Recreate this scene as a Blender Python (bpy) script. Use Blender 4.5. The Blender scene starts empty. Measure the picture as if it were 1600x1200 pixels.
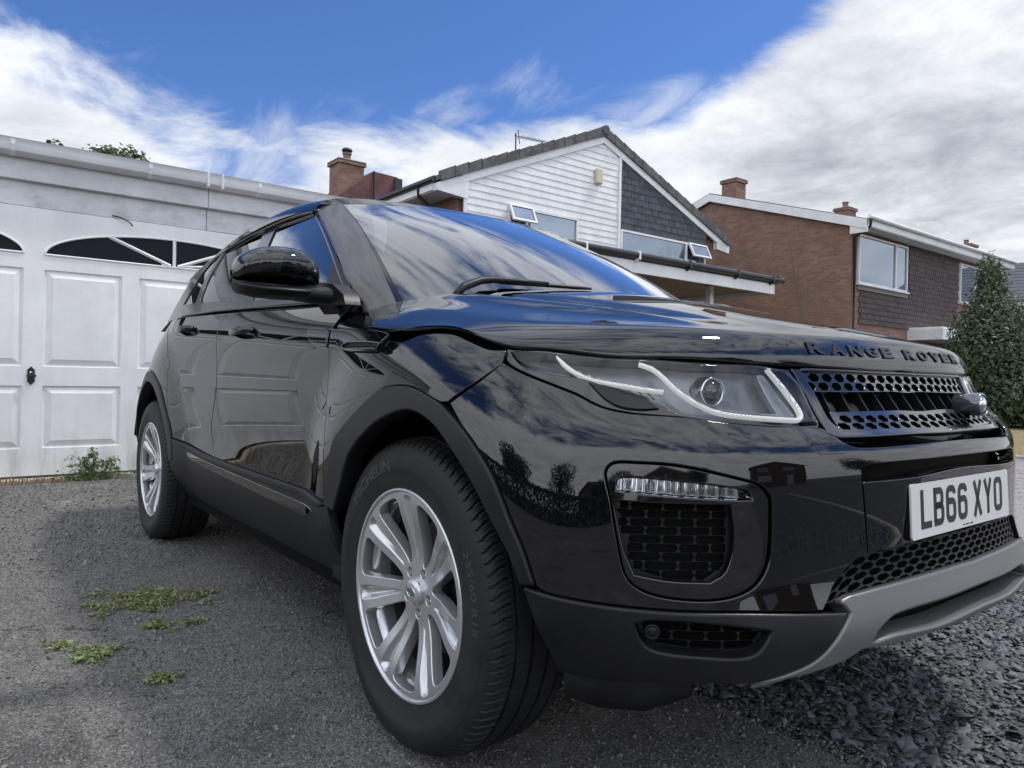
import bpy, bmesh, math, random
import numpy as np
from mathutils import Vector, Matrix, geometry
random.seed(7); rng = np.random.default_rng(7)
SC = bpy.context.scene
# ---------------------------------------------------------------- camera (solved from wheelbase, rim size and number plate)
cam_d = bpy.data.cameras.new('camera'); cam = bpy.data.objects.new('camera', cam_d); SC.collection.objects.link(cam)
CAM = np.array([1.4841, -1.7718, 0.8672]); YAW, PITCH, ROLL, FPX = 0.66207, -0.00589, 0.01978, 1132.1
_F = np.array([-math.cos(YAW)*math.cos(PITCH), math.sin(YAW)*math.cos(PITCH), math.sin(PITCH)])
_R = np.cross(_F, [0, 0, 1]); _R /= np.linalg.norm(_R); _U = np.cross(_R, _F)
_r, _u = math.cos(ROLL)*_R+math.sin(ROLL)*_U, -math.sin(ROLL)*_R+math.cos(ROLL)*_U
cam.matrix_world = Matrix([[_r[i], _u[i], -_F[i], CAM[i]] for i in range(3)]+[[0, 0, 0, 1]])
cam_d.sensor_width = 36; cam_d.lens = 36*FPX/1600; cam_d.clip_end = 3000; cam_d.clip_start = .05
SC.camera = cam
# ---------------------------------------------------------------- sky, sun, exposure
SUN_EL, SUN_AZ = math.radians(62), math.radians(66)      # azimuth from +x towards +y
sun_dir = Vector((math.cos(SUN_EL)*math.cos(SUN_AZ), math.cos(SUN_EL)*math.sin(SUN_AZ), math.sin(SUN_EL)))
W = bpy.data.worlds.new('World'); SC.world = W; W.use_nodes = True
nt = W.node_tree; nt.nodes.clear()
def nd(t, kind, **kw):
    n = t.nodes.new(kind)
    for k, v in kw.items():
        if hasattr(n, k) and k not in ('inputs',): setattr(n, k, v)
        else: n.inputs[k].default_value = v
    return n
def math_(t, op, a, b=None, c=None, clamp=False):
    n = t.nodes.new('ShaderNodeMath'); n.operation = op; n.use_clamp = clamp
    for i, x in enumerate((a, b, c)):
        if x is None: continue
        if isinstance(x, (int, float)): n.inputs[i].default_value = x
        else: t.links.new(x, n.inputs[i])
    return n.outputs[0]
def maprange(t, x, a, b, lo=0., hi=1., smoothstep=True):
    n = t.nodes.new('ShaderNodeMapRange'); n.interpolation_type = 'SMOOTHSTEP' if smoothstep else 'LINEAR'
    t.links.new(x, n.inputs[0])
    for i, v in zip((1, 2, 3, 4), (a, b, lo, hi)):
        if isinstance(v, (int, float)): n.inputs[i].default_value = v
        else: t.links.new(v, n.inputs[i])
    return n.outputs[0]
def mixc(t, f, a, b, mode='MIX'):
    n = t.nodes.new('ShaderNodeMix'); n.data_type = 'RGBA'; n.blend_type = mode
    for s, x in ((0, f), (6, a), (7, b)):
        if isinstance(x, (int, float)): n.inputs[s].default_value = x
        elif isinstance(x, tuple): n.inputs[s].default_value = (*x, 1) if len(x) == 3 else x
        else: t.links.new(x, n.inputs[s])
    return n.outputs[2]
def noise(t, vec, scale, detail=5., rough=.55, dist=0., w=None):
    n = t.nodes.new('ShaderNodeTexNoise'); n.inputs['Scale'].default_value = scale; n.inputs['Detail'].default_value = detail
    n.inputs['Roughness'].default_value = rough; n.inputs['Distortion'].default_value = dist
    if w is not None: n.noise_dimensions = '4D'; n.inputs['W'].default_value = w
    if vec is not None: t.links.new(vec, n.inputs['Vector'])
    return n.outputs[0]
def build_sky():
    t = nt
    sky = t.nodes.new('ShaderNodeTexSky'); sky.sky_type = 'NISHITA'; sky.sun_disc = False
    sky.sun_elevation = SUN_EL; sky.sun_rotation = math.radians(90)-SUN_AZ; sky.air_density = 1.0; sky.dust_density = .4; sky.ozone_density = 3.
    tc = t.nodes.new('ShaderNodeTexCoord'); gen = tc.outputs['Generated']
    sep = t.nodes.new('ShaderNodeSeparateXYZ'); t.links.new(gen, sep.inputs[0])
    z = math_(t, 'MAXIMUM', sep.outputs[2], .0)
    den = math_(t, 'ADD', z, .16)
    px = math_(t, 'DIVIDE', sep.outputs[0], den); py = math_(t, 'DIVIDE', sep.outputs[1], den)
    cv = t.nodes.new('ShaderNodeCombineXYZ'); t.links.new(px, cv.inputs[0]); t.links.new(py, cv.inputs[1])
    # stretched copy for the streaky high cloud
    mp = t.nodes.new('ShaderNodeMapping'); mp.inputs['Rotation'].default_value = (0, 0, math.radians(25)); mp.inputs['Scale'].default_value = (.55, 1.5, 1)
    t.links.new(cv.outputs[0], mp.inputs[0])
    blue = mixc(t, 1., sky.outputs[0], (.42, .58, .86), 'MULTIPLY')
    az = math_(t, 'ARCTAN2', sep.outputs[1], sep.outputs[0])
    def dotd(el, azd):
        v = (math.cos(math.radians(el))*math.cos(math.radians(azd)), math.cos(math.radians(el))*math.sin(math.radians(azd)), math.sin(math.radians(el)))
        n = t.nodes.new('ShaderNodeVectorMath'); n.operation = 'DOT_PRODUCT'; t.links.new(gen, n.inputs[0]); n.inputs[1].default_value = v
        return n.outputs['Value']
    # cloud amount: heavy low down, thinning upwards
    big = noise(t, cv.outputs[0], .9, 3, .5, .3, w=0.0)
    fine = noise(t, cv.outputs[0], 2.6, 10, .60, .5, w=2.7)
    streak = noise(t, mp.outputs[0], 2.2, 9, .58, .9, w=5.2)
    elev = maprange(t, z, .26, .47, .40, -.16)
    # wall of cloud to the right of the view (over the brick houses)
    right = maprange(t, dotd(24, 104), .90, .995, 0., .36)
    left = maprange(t, dotd(4, 184), .94, .998, 0., .10)
    gap = maprange(t, dotd(36, 152), .80, .97, 0., -.24)
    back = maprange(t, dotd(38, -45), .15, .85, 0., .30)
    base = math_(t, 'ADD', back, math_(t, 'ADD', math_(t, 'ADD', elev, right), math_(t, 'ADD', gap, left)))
    d1 = math_(t, 'ADD', math_(t, 'MULTIPLY', big, .80), math_(t, 'MULTIPLY', fine, .80)); d1 = math_(t, 'SUBTRACT', d1, .30)
    dens = maprange(t, math_(t, 'ADD', d1, base), .50, .74)
    st = math_(t, 'MULTIPLY', maprange(t, math_(t, 'ADD', streak, math_(t, 'MULTIPLY', base, .55)), .50, .80), .75)
    hi = math_(t, 'MULTIPLY', maprange(t, math_(t, 'ADD', noise(t, mp.outputs[0], 4.2, 9, .62, 1.2, w=11.1), math_(t, 'MULTIPLY', noise(t, cv.outputs[0], 1.1, 3, .5, 0., w=6.), .35)), .50, .76), maprange(t, z, .50, .62, 0., .85))
    cov = math_(t, 'MAXIMUM', math_(t, 'MAXIMUM', dens, st), hi)
    # shading of the cloud: white edges, grey bases
    thick = maprange(t, math_(t, 'ADD', noise(t, cv.outputs[0], 3.1, 11, .64, .35, w=8.8), math_(t, 'MULTIPLY', base, .16)), .40, .86, 0., 1.15, False)
    thick = math_(t, 'MULTIPLY', thick, maprange(t, math_(t, 'ADD', right, math_(t, 'MULTIPLY', elev, .25)), .0, .22, .35, 1.))
    ccol = mixc(t, thick, (6.1, 6.3, 6.6), (2.5, 2.72, 3.1))
    back_boost = maprange(t, dotd(30, -45), -.6, .9, 1., 2.1); vm = t.nodes.new('ShaderNodeVectorMath'); vm.operation = 'SCALE'; t.links.new(ccol, vm.inputs[0]); t.links.new(back_boost, vm.inputs['Scale'])  # clouds brightened behind the camera, added for paint reflections and ground light
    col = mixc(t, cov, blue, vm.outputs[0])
    # haze right at the horizon
    hz = maprange(t, z, .0, .10, .45, .0)
    col = mixc(t, hz, col, (5.6, 6.1, 6.8))
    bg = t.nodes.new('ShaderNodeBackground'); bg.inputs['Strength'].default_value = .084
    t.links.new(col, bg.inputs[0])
    out = t.nodes.new('ShaderNodeOutputWorld'); t.links.new(bg.outputs[0], out.inputs[0])
build_sky()
sl = bpy.data.lights.new('sun', 'SUN'); sl.energy = 1.15; sl.angle = math.radians(5); sl.color = (1., .95, .88)
so = bpy.data.objects.new('sun', sl); SC.collection.objects.link(so); so.rotation_euler = sun_dir.to_track_quat('Z', 'Y').to_euler(); so.location = (0, 0, 30)
vs = SC.view_settings; vs.view_transform = 'Standard'; vs.look = 'None'; vs.gamma = 1; vs.exposure = .97; vs.use_curve_mapping = False
SC.cycles.max_bounces = 10; SC.cycles.glossy_bounces = 5; SC.cycles.transparent_max_bounces = 12; SC.cycles.caustics_reflective = False; SC.cycles.caustics_refractive = False
# ---------------------------------------------------------------- materials
def mat(name, col, rough=.5, metal=0., spec=.5, coat=0., bump=None, var=None, emit=None, aniso=None):
    m = bpy.data.materials.new(name); m.use_nodes = True; t = m.node_tree; b = t.nodes['Principled BSDF']
    b.inputs['Base Color'].default_value = (*col, 1); b.inputs['Roughness'].default_value = rough; b.inputs['Metallic'].default_value = metal
    b.inputs['Specular IOR Level'].default_value = spec; b.inputs['Coat Weight'].default_value = coat; b.inputs['Coat Roughness'].default_value = .02
    tc = t.nodes.new('ShaderNodeTexCoord')
    if var:   # (scale, amount[, rough amount])
        n = noise(t, tc.outputs['Object'], var[0], 8, .65)
        c2 = tuple(max(0, c*(1-var[1])) for c in col); c1_ = tuple(min(1, c*(1+var[1])) for c in col)
        t.links.new(mixc(t, maprange(t, n, .35, .65), c2, c1_), b.inputs['Base Color'])
        if len(var) > 2: t.links.new(maprange(t, n, .3, .7, max(.0, rough-var[2]), rough+var[2]), b.inputs['Roughness'])
    if bump:  # (scale, strength, distance)
        n = noise(t, tc.outputs['Object'], bump[0], 6, .6); bn = t.nodes.new('ShaderNodeBump'); bn.inputs['Strength'].default_value = bump[1]; bn.inputs['Distance'].default_value = bump[2]
        t.links.new(n, bn.inputs['Height']); t.links.new(bn.outputs[0], b.inputs['Normal'])
    if emit: b.inputs['Emission Color'].default_value = (*emit[0], 1); b.inputs['Emission Strength'].default_value = emit[1]
    return m
def glass_mat(name, tint, refl_boost=1., rough=0., ior=1.5):
    m = bpy.data.materials.new(name); m.use_nodes = True; t = m.node_tree; t.nodes.clear()
    o = t.nodes.new('ShaderNodeOutputMaterial'); tr = t.nodes.new('ShaderNodeBsdfTransparent'); tr.inputs[0].default_value = (*tint, 1)
    gl = t.nodes.new('ShaderNodeBsdfGlossy'); gl.inputs['Roughness'].default_value = rough; gl.inputs[0].default_value = (1, 1, 1, 1)
    fr = t.nodes.new('ShaderNodeFresnel'); fr.inputs[0].default_value = ior
    mx = t.nodes.new('ShaderNodeMixShader'); t.links.new(math_(t, 'MULTIPLY', fr.outputs[0], refl_boost, clamp=True), mx.inputs[0])
    t.links.new(tr.outputs[0], mx.inputs[1]); t.links.new(gl.outputs[0], mx.inputs[2]); t.links.new(mx.outputs[0], o.inputs[0])
    return m
def tag(o, label=None, cat=None, group=None, kind=None):
    if label: o['label'] = label
    if cat: o['category'] = cat
    if group: o['group'] = group
    if kind: o['kind'] = kind
    return o
def empty(name, loc=(0, 0, 0), rz=0., label=None, cat=None, group=None, kind=None):
    o = bpy.data.objects.new(name, None); SC.collection.objects.link(o); o.location = loc; o.rotation_euler = (0, 0, rz); o.empty_display_size = .1
    return tag(o, label, cat, group, kind)
def mk(name, V, F, m, parent=None, normals=None, smooth_=True, sharp=None, mats=None, fmat=None):
    me = bpy.data.meshes.new(name)
    V = np.asarray(V, dtype=np.float32)
    if isinstance(F, np.ndarray) and F.ndim == 2:
        k = F.shape[1]; me.vertices.add(len(V)); me.vertices.foreach_set('co', V.ravel())
        me.loops.add(F.size); me.loops.foreach_set('vertex_index', F.ravel().astype(np.int32))
        me.polygons.add(len(F)); me.polygons.foreach_set('loop_start', np.arange(0, F.size, k, dtype=np.int32)); me.polygons.foreach_set('loop_total', np.full(len(F), k, dtype=np.int32))
        me.update(calc_edges=True)
    else:
        me.from_pydata([tuple(map(float, v)) for v in V], [], [tuple(map(int, f)) for f in F]); me.update()
    if smooth_: me.polygons.foreach_set('use_smooth', [True]*len(me.polygons))
    for x in (mats or [m]): me.materials.append(x)
    if fmat is not None: me.polygons.foreach_set('material_index', np.asarray(fmat, dtype=np.int32))
    if sharp is not None: me.set_sharp_from_angle(angle=math.radians(sharp))
    if normals is not None: me.normals_split_custom_set_from_vertices([tuple(map(float, n)) for n in normals])
    o = bpy.data.objects.new(name, me); SC.collection.objects.link(o)
    if parent is not None: o.parent = parent
    return o
class MB:
    """collects boxes, tubes, lathes in one mesh"""
    def __init__(s): s.V = []; s.F = []; s.n = 0
    def add(s, V, F):
        s.V.extend([tuple(v) for v in V]); s.F.extend([tuple(i+s.n for i in f) for f in F]); s.n += len(V); return s
    def box(s, a, b, M=None, bev=0.):
        x0, y0, z0 = a; x1, y1, z1 = b
        if bev > 0:
            e = bev; V = []
            for sz, z in ((0, z0), (1, z0+e), (1, z1-e), (0, z1)):
                d = 0 if sz else e
                X0, X1, Y0, Y1 = x0+d, x1-d, y0+d, y1-d; c = e*.6 if sz else e*.4
                V += [(X0+c, Y0, z), (X1-c, Y0, z), (X1, Y0+c, z), (X1, Y1-c, z), (X1-c, Y1, z), (X0+c, Y1, z), (X0, Y1-c, z), (X0, Y0+c, z)]
            F = [tuple(range(7, -1, -1)), tuple(range(24, 32))]
            for k in range(3):
                for i in range(8): j = (i+1) % 8; F.append((8*k+i, 8*k+j, 8*k+8+j, 8*k+8+i))
        else:
            V = [(x0, y0, z0), (x1, y0, z0), (x1, y1, z0), (x0, y1, z0), (x0, y0, z1), (x1, y0, z1), (x1, y1, z1), (x0, y1, z1)]
            F = [(3, 2, 1, 0), (4, 5, 6, 7), (0, 1, 5, 4), (1, 2, 6, 5), (2, 3, 7, 6), (3, 0, 4, 7)]
        if M is not None: V = [tuple(M @ Vector(v)) for v in V]
        return s.add(V, F)
    def tube(s, pts, r, n=8, caps=True, up=(0, 0, 1)):
        pts = [Vector(p) for p in pts]; rs = r if hasattr(r, '__len__') else [r]*len(pts); V = []
        for i, p in enumerate(pts):
            d = (pts[min(i+1, len(pts)-1)]-pts[max(i-1, 0)]).normalized(); a = d.cross(Vector(up))
            if a.length < .05: a = d.cross(Vector((1, .2, 0)))
            a.normalize(); b = d.cross(a)
            V += [tuple(p+(a*math.cos(2*math.pi*k/n)+b*math.sin(2*math.pi*k/n))*rs[i]) for k in range(n)]
        F = [(i*n+k, i*n+(k+1) % n, (i+1)*n+(k+1) % n, (i+1)*n+k) for i in range(len(pts)-1) for k in range(n)]
        if caps: F += [tuple(range(n-1, -1, -1)), tuple(range((len(pts)-1)*n, len(pts)*n))]
        return s.add(V, F)
    def lathe(s, prof, n=32, M=None, caps=False):
        """profile of (radius, height) turned about z"""
        V = [(r*math.cos(2*math.pi*k/n), r*math.sin(2*math.pi*k/n), h) for r, h in prof for k in range(n)]
        F = [(i*n+k, i*n+(k+1) % n, (i+1)*n+(k+1) % n, (i+1)*n+k) for i in range(len(prof)-1) for k in range(n)]
        if caps: F += [tuple(range(n-1, -1, -1)), tuple(range((len(prof)-1)*n, len(prof)*n))]
        if M is not None: V = [tuple(M @ Vector(v)) for v in V]
        return s.add(V, F)
    def prism(s, poly, h0, h1, M=None):
        """polygon in xy, extruded z h0..h1"""
        n = len(poly); V = [(x, y, h0) for x, y in poly]+[(x, y, h1) for x, y in poly]
        F = [tuple(range(n-1, -1, -1)), tuple(range(n, 2*n))]+[(i, (i+1) % n, n+(i+1) % n, n+i) for i in range(n)]
        if M is not None: V = [tuple(M @ Vector(v)) for v in V]
        return s.add(V, F)
    def build(s, name, m, parent=None, smooth_=False, sharp=None):
        return mk(name, s.V, s.F, m, parent, smooth_=smooth_ or sharp is not None, sharp=sharp)
def copy_tree(o, parent=None):
    c = o.copy(); SC.collection.objects.link(c); c.parent = parent
    for ch in o.children: copy_tree(ch, c)
    return c
# ---------------------------------------------------------------- surfaces of the car (numpy, metres, x forward, y left, z up)
def bsp(P, u, v):
    """uniform cubic b-spline surface through a control net P[nu,nv,3]; u in 0..nu-1, v in 0..nv-1"""
    Pe = np.concatenate([2*P[:1]-P[1:2], P, 2*P[-1:]-P[-2:-1]], 0)
    Pe = np.concatenate([2*Pe[:, :1]-Pe[:, 1:2], Pe, 2*Pe[:, -1:]-Pe[:, -2:-1]], 1)
    u = np.clip(np.asarray(u, float), 0, P.shape[0]-1-1e-9); v = np.clip(np.asarray(v, float), 0, P.shape[1]-1-1e-9)
    iu = u.astype(int); iv = v.astype(int); tu = u-iu; tv = v-iv
    def w(t): return [(1-t)**3/6, (3*t**3-6*t**2+4)/6, (-3*t**3+3*t**2+3*t+1)/6, t**3/6]
    wu, wv = w(tu), w(tv); out = 0
    for a in range(4):
        for b in range(4):
            out = out + (wu[a]*wv[b])[..., None]*Pe[iu+a, iv+b]
    return out
def normals_of(fn, u, v, h=1e-3):
    a = fn(u+h, v)-fn(u-h, v); b = fn(u, v+h)-fn(u, v-h)
    n = np.cross(a, b); return n/np.maximum(1e-12, np.linalg.norm(n, axis=-1, keepdims=True))
def cub(x, xs, ys):
    """natural cubic spline through (xs, ys), linear beyond the ends"""
    xs = np.asarray(xs, float); ys = np.asarray(ys, float); n = len(xs); h = np.diff(xs)
    A = np.eye(n); r = np.zeros(n)
    for i in range(1, n-1):
        A[i, i-1] = h[i-1]; A[i, i] = 2*(h[i-1]+h[i]); A[i, i+1] = h[i]; r[i] = 6*((ys[i+1]-ys[i])/h[i]-(ys[i]-ys[i-1])/h[i-1])
    m = np.linalg.solve(A, r); x = np.asarray(x, float); i = np.clip(np.searchsorted(xs, x)-1, 0, n-2)
    xc = np.clip(x, xs[0], xs[-1]); a = (xs[i+1]-xc)/h[i]; b = (xc-xs[i])/h[i]
    y = a*ys[i]+b*ys[i+1]+((a**3-a)*m[i]+(b**3-b)*m[i+1])*h[i]**2/6
    s0 = (ys[1]-ys[0])/h[0]-h[0]*m[1]/6; s1 = (ys[-1]-ys[-2])/h[-1]+h[-1]*m[-2]/6
    return y+np.where(x < xs[0], (x-xs[0])*s0, 0)+np.where(x > xs[-1], (x-xs[-1])*s1, 0)
def smooth(a, b, x):
    t = np.clip((x-a)/(b-a), 0, 1); return t*t*(3-2*t)
def lerp_rows(keys, tab):
    """tab: {station: [values per row]} -> values for every station, linear between the given ones"""
    ks = sorted(tab); arr = np.array([tab[k] for k in ks], float)
    return np.stack([np.interp(keys, ks, arr[:, j]) for j in range(arr.shape[1])], 1)

PLAN = np.array([(-3.50, 0), (-3.48, -.40), (-3.41, -.72), (-3.20, -.885), (-2.66, -.925), (-2.15, -.91), (-1.5, -.902), (-.95, -.902),
                 (-.5, -.908), (-.15, -.925), (.15, -.935), (.38, -.918), (.555, -.855), (.68, -.735), (.768, -.565), (.828, -.33), (.852, -.10)])
_n = len(PLAN)
_t = np.gradient(PLAN, axis=0); NRM = np.stack([-_t[:, 1], _t[:, 0]], 1)*-1; NRM /= np.linalg.norm(NRM, axis=1)[:, None]
NRM[0] = (-1, 0); NRM[-1] = (1, -.06)
ST = np.arange(_n)
_side_z = [.26, .33, .45, .56, .67, .78, .88, .96, 1.02, 1.085]
_side_d = [-.08, -.035, -.008, -.010, .0, .003, .002, -.004, -.020, -.050]
_rear_z = [.26, .34, .45, .56, .67, .78, .88, .97, 1.04, 1.12]
_rear_d = [-.12, -.05, .0, .01, .01, -.02, -.06, -.09, -.12, -.16]
_cor_z = [.24, .30, .40, .50, .60, .69, .765, .81, .87, .955]
_cor_d = [-.12, -.045, .0, .008, .008, .002, -.012, -.040, -.075, -.115]
_fr_z = [.25, .33, .42, .50, .60, .70, .755, .785, .84, .925]
_fr_d = [-.10, .012, .038, .0, .002, .002, -.008, -.055, -.098, -.128]
_r4 = _side_z[:7]+[.99, 1.07, 1.165]; _r6 = _side_z[:7]+[.975, 1.05, 1.13]
ZT = lerp_rows(ST, {0: _rear_z, 3: _rear_z, 4: _r4, 6: _r6, 8: _side_z, 9: _side_z, 10.5: [.25, .32, .43, .53, .64, .74, .83, .905, .955, 1.01], 12: _cor_z, 13: _cor_z, 16: _fr_z})
DT = lerp_rows(ST, {0: _rear_d, 3: _rear_d, 4: _side_d[:9]+[-.082], 6: _side_d[:9]+[-.066], 8.5: _side_d, 10.5: [-.09, -.04, -.008, .0, .006, .008, .0, -.018, -.042, -.085], 12: _cor_d, 14: _fr_d, 15: _fr_d[:7]+[-.060, -.108, -.142], 16: _fr_d[:7]+[-.064, -.118, -.158]})
_half = np.zeros((_n, 10, 3))
_half[:, :, 0] = PLAN[:, :1]+NRM[:, :1]*DT; _half[:, :, 1] = PLAN[:, 1:]+NRM[:, 1:]*DT; _half[:, :, 2] = ZT
_mir = _half[::-1].copy(); _mir[:, :, 1] *= -1
SHELL = np.concatenate([_half, _mir[:-1]], 0)          # station 0 = rear centre, 16/17 = front, 32 = last before the rear centre
def shell_base(u, v): return bsp(SHELL, u, v)
def shell(u, v):
    p = shell_base(u, v)
    # flared haunches round the wheel arches
    for wx, amp in ((0., .034), (-2.66, .030)):
        r = np.hypot(p[..., 0]-wx, (p[..., 2]-.40))
        w = amp*(1-smooth(.44, .70, r))*smooth(.30, .44, p[..., 2])
        side = smooth(.55, .80, np.abs(p[..., 1]))
        p = p.copy(); p[..., 1] += np.sign(p[..., 1])*w*side
    return p
# bonnet: starts on the shell along the shut line, rolls over, then follows a height field in to the spine
SHUT_U = [7, 8, 9, 9.6, 10.1, 10.7, 11.2, 12, 13, 14, 15, 16.5]
SHUT_V = [8.0, 7.75, 7.42, 7.8, 8.08, 7.95, 8.2, 8.44, 8.55, 8.58, 8.65, 8.76]
def shut_v(u): return cub(np.where(u > 16.5, 33-u, u), SHUT_U, SHUT_V)
def bonnet_top(x, y):
    z = cub(x, [-.8, -.45, -.25, -.07, .1, .26, .42, .6, .68, .74, .79, .83], [1.20, 1.182, 1.166, 1.143, 1.113, 1.081, 1.045, 1.000, .975, .953, .931, .91])
    a = np.abs(y)
    z = z-cub(x, [-.5, 0, .3, .5, .7, .8], [.105, .098, .084, .063, .045, .04])*(a/.8)**2.0
    # raised shoulder with a shallow channel inboard of it
    yr = cub(x, [-.5, 0, .3, .6], [.66, .63, .585, .53]); f = smooth(-.6, -.2, x)*(1-smooth(.30, .60, x))
    z = z+f*(.010*np.exp(-((a-yr)/.050)**2)-.010*np.exp(-((a-yr+.10)/.045)**2))
    return z
V0 = .4
def bonnet(u, v):
    """u: shell station (7..26), v: 0 at the shut line, V0 where the roll ends, 1 at the spine"""
    u = np.asarray(u, float); v = np.asarray(v, float); u, v = np.broadcast_arrays(u, v)
    e = shell(u, shut_v(u)); uh = np.where(u > 16.5, 33-u, u)
    xs = cub(uh, [6, 7, 8, 9, 10, 11, 12, 13, 14, 15, 16, 17], [-1.3, -.95, -.55, -.30, -.12, .02, .14, .24, .33, .39, .425, .435])
    dx, dy = xs-e[..., 0], -e[..., 1]; ln = np.hypot(dx, dy)+1e-9
    L = cub(uh, [7, 9, 11, 12.5, 14, 16.5], [.13, .13, .11, .075, .06, .055])
    ph = np.clip(v/V0, 0, 1)*np.pi/2
    d = np.where(v < V0, L*(1-np.cos(ph)**1.0), L+(ln-L)*np.clip((v-V0)/(1-V0), 0, 1))
    x = e[..., 0]+dx/ln*d; y = e[..., 1]+dy/ln*d
    top = bonnet_top(x, y); ze = e[..., 2]
    tz = bonnet_top(e[..., 0]+dx/ln*L, e[..., 1]+dy/ln*L)
    return np.stack([x, y, top-(1-np.sin(ph))*np.maximum(tz-ze, .004)*1.0-(1-np.sin(ph))*(top-tz)], -1)
# greenhouse
def gside(x, z):
    x = np.asarray(x, float); z = np.asarray(z, float)
    y = -(.868-.42*(z-1.08)-.16*(z-1.08)**2)+.085*np.clip((-1.9-x)/1.3, 0, 2)**2+.03*np.clip((x+1.1)/.7, 0, 2)**2*np.clip((z-1.0)/.4,0,1)
    return np.stack([x, y, z], -1)
def roof_z(x): return cub(x, [-3.45, -3.2, -2.8, -2.3, -1.8, -1.45, -1.2, -1.05, -.93, -.85], [1.47, 1.505, 1.550, 1.588, 1.612, 1.608, 1.584, 1.562, 1.542, 1.525])
_rx = np.array([-3.4, -3.15, -2.8, -2.4, -2.0, -1.75, -1.55, -1.40, -1.27, -1.165])
def _roof_net():
    rows = []
    for i, x in enumerate(_rx):
        yy = float(-gside(x, 1.50)[1])
        zr = float(roof_z(x)); fr = []
        for s, dz in ((1.015, -.085), (1.0, -.055), (.95, -.028), (.80, -.012), (.5, -.002), (.17, .0)):
            xx = x+(0 if i < 6 else (i-5)/4.*.165*(1-s**2))
            fr.append((xx, -yy*s, float(roof_z(xx))+dz if i >= 6 else zr+dz))
        rows.append(fr)
    h = np.array(rows); m = h[:, ::-1].copy(); m[:, :, 1] *= -1
    return np.concatenate([h, m], 1)
ROOF = _roof_net()
def roof(u, v): return bsp(ROOF, u, v)
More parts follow.
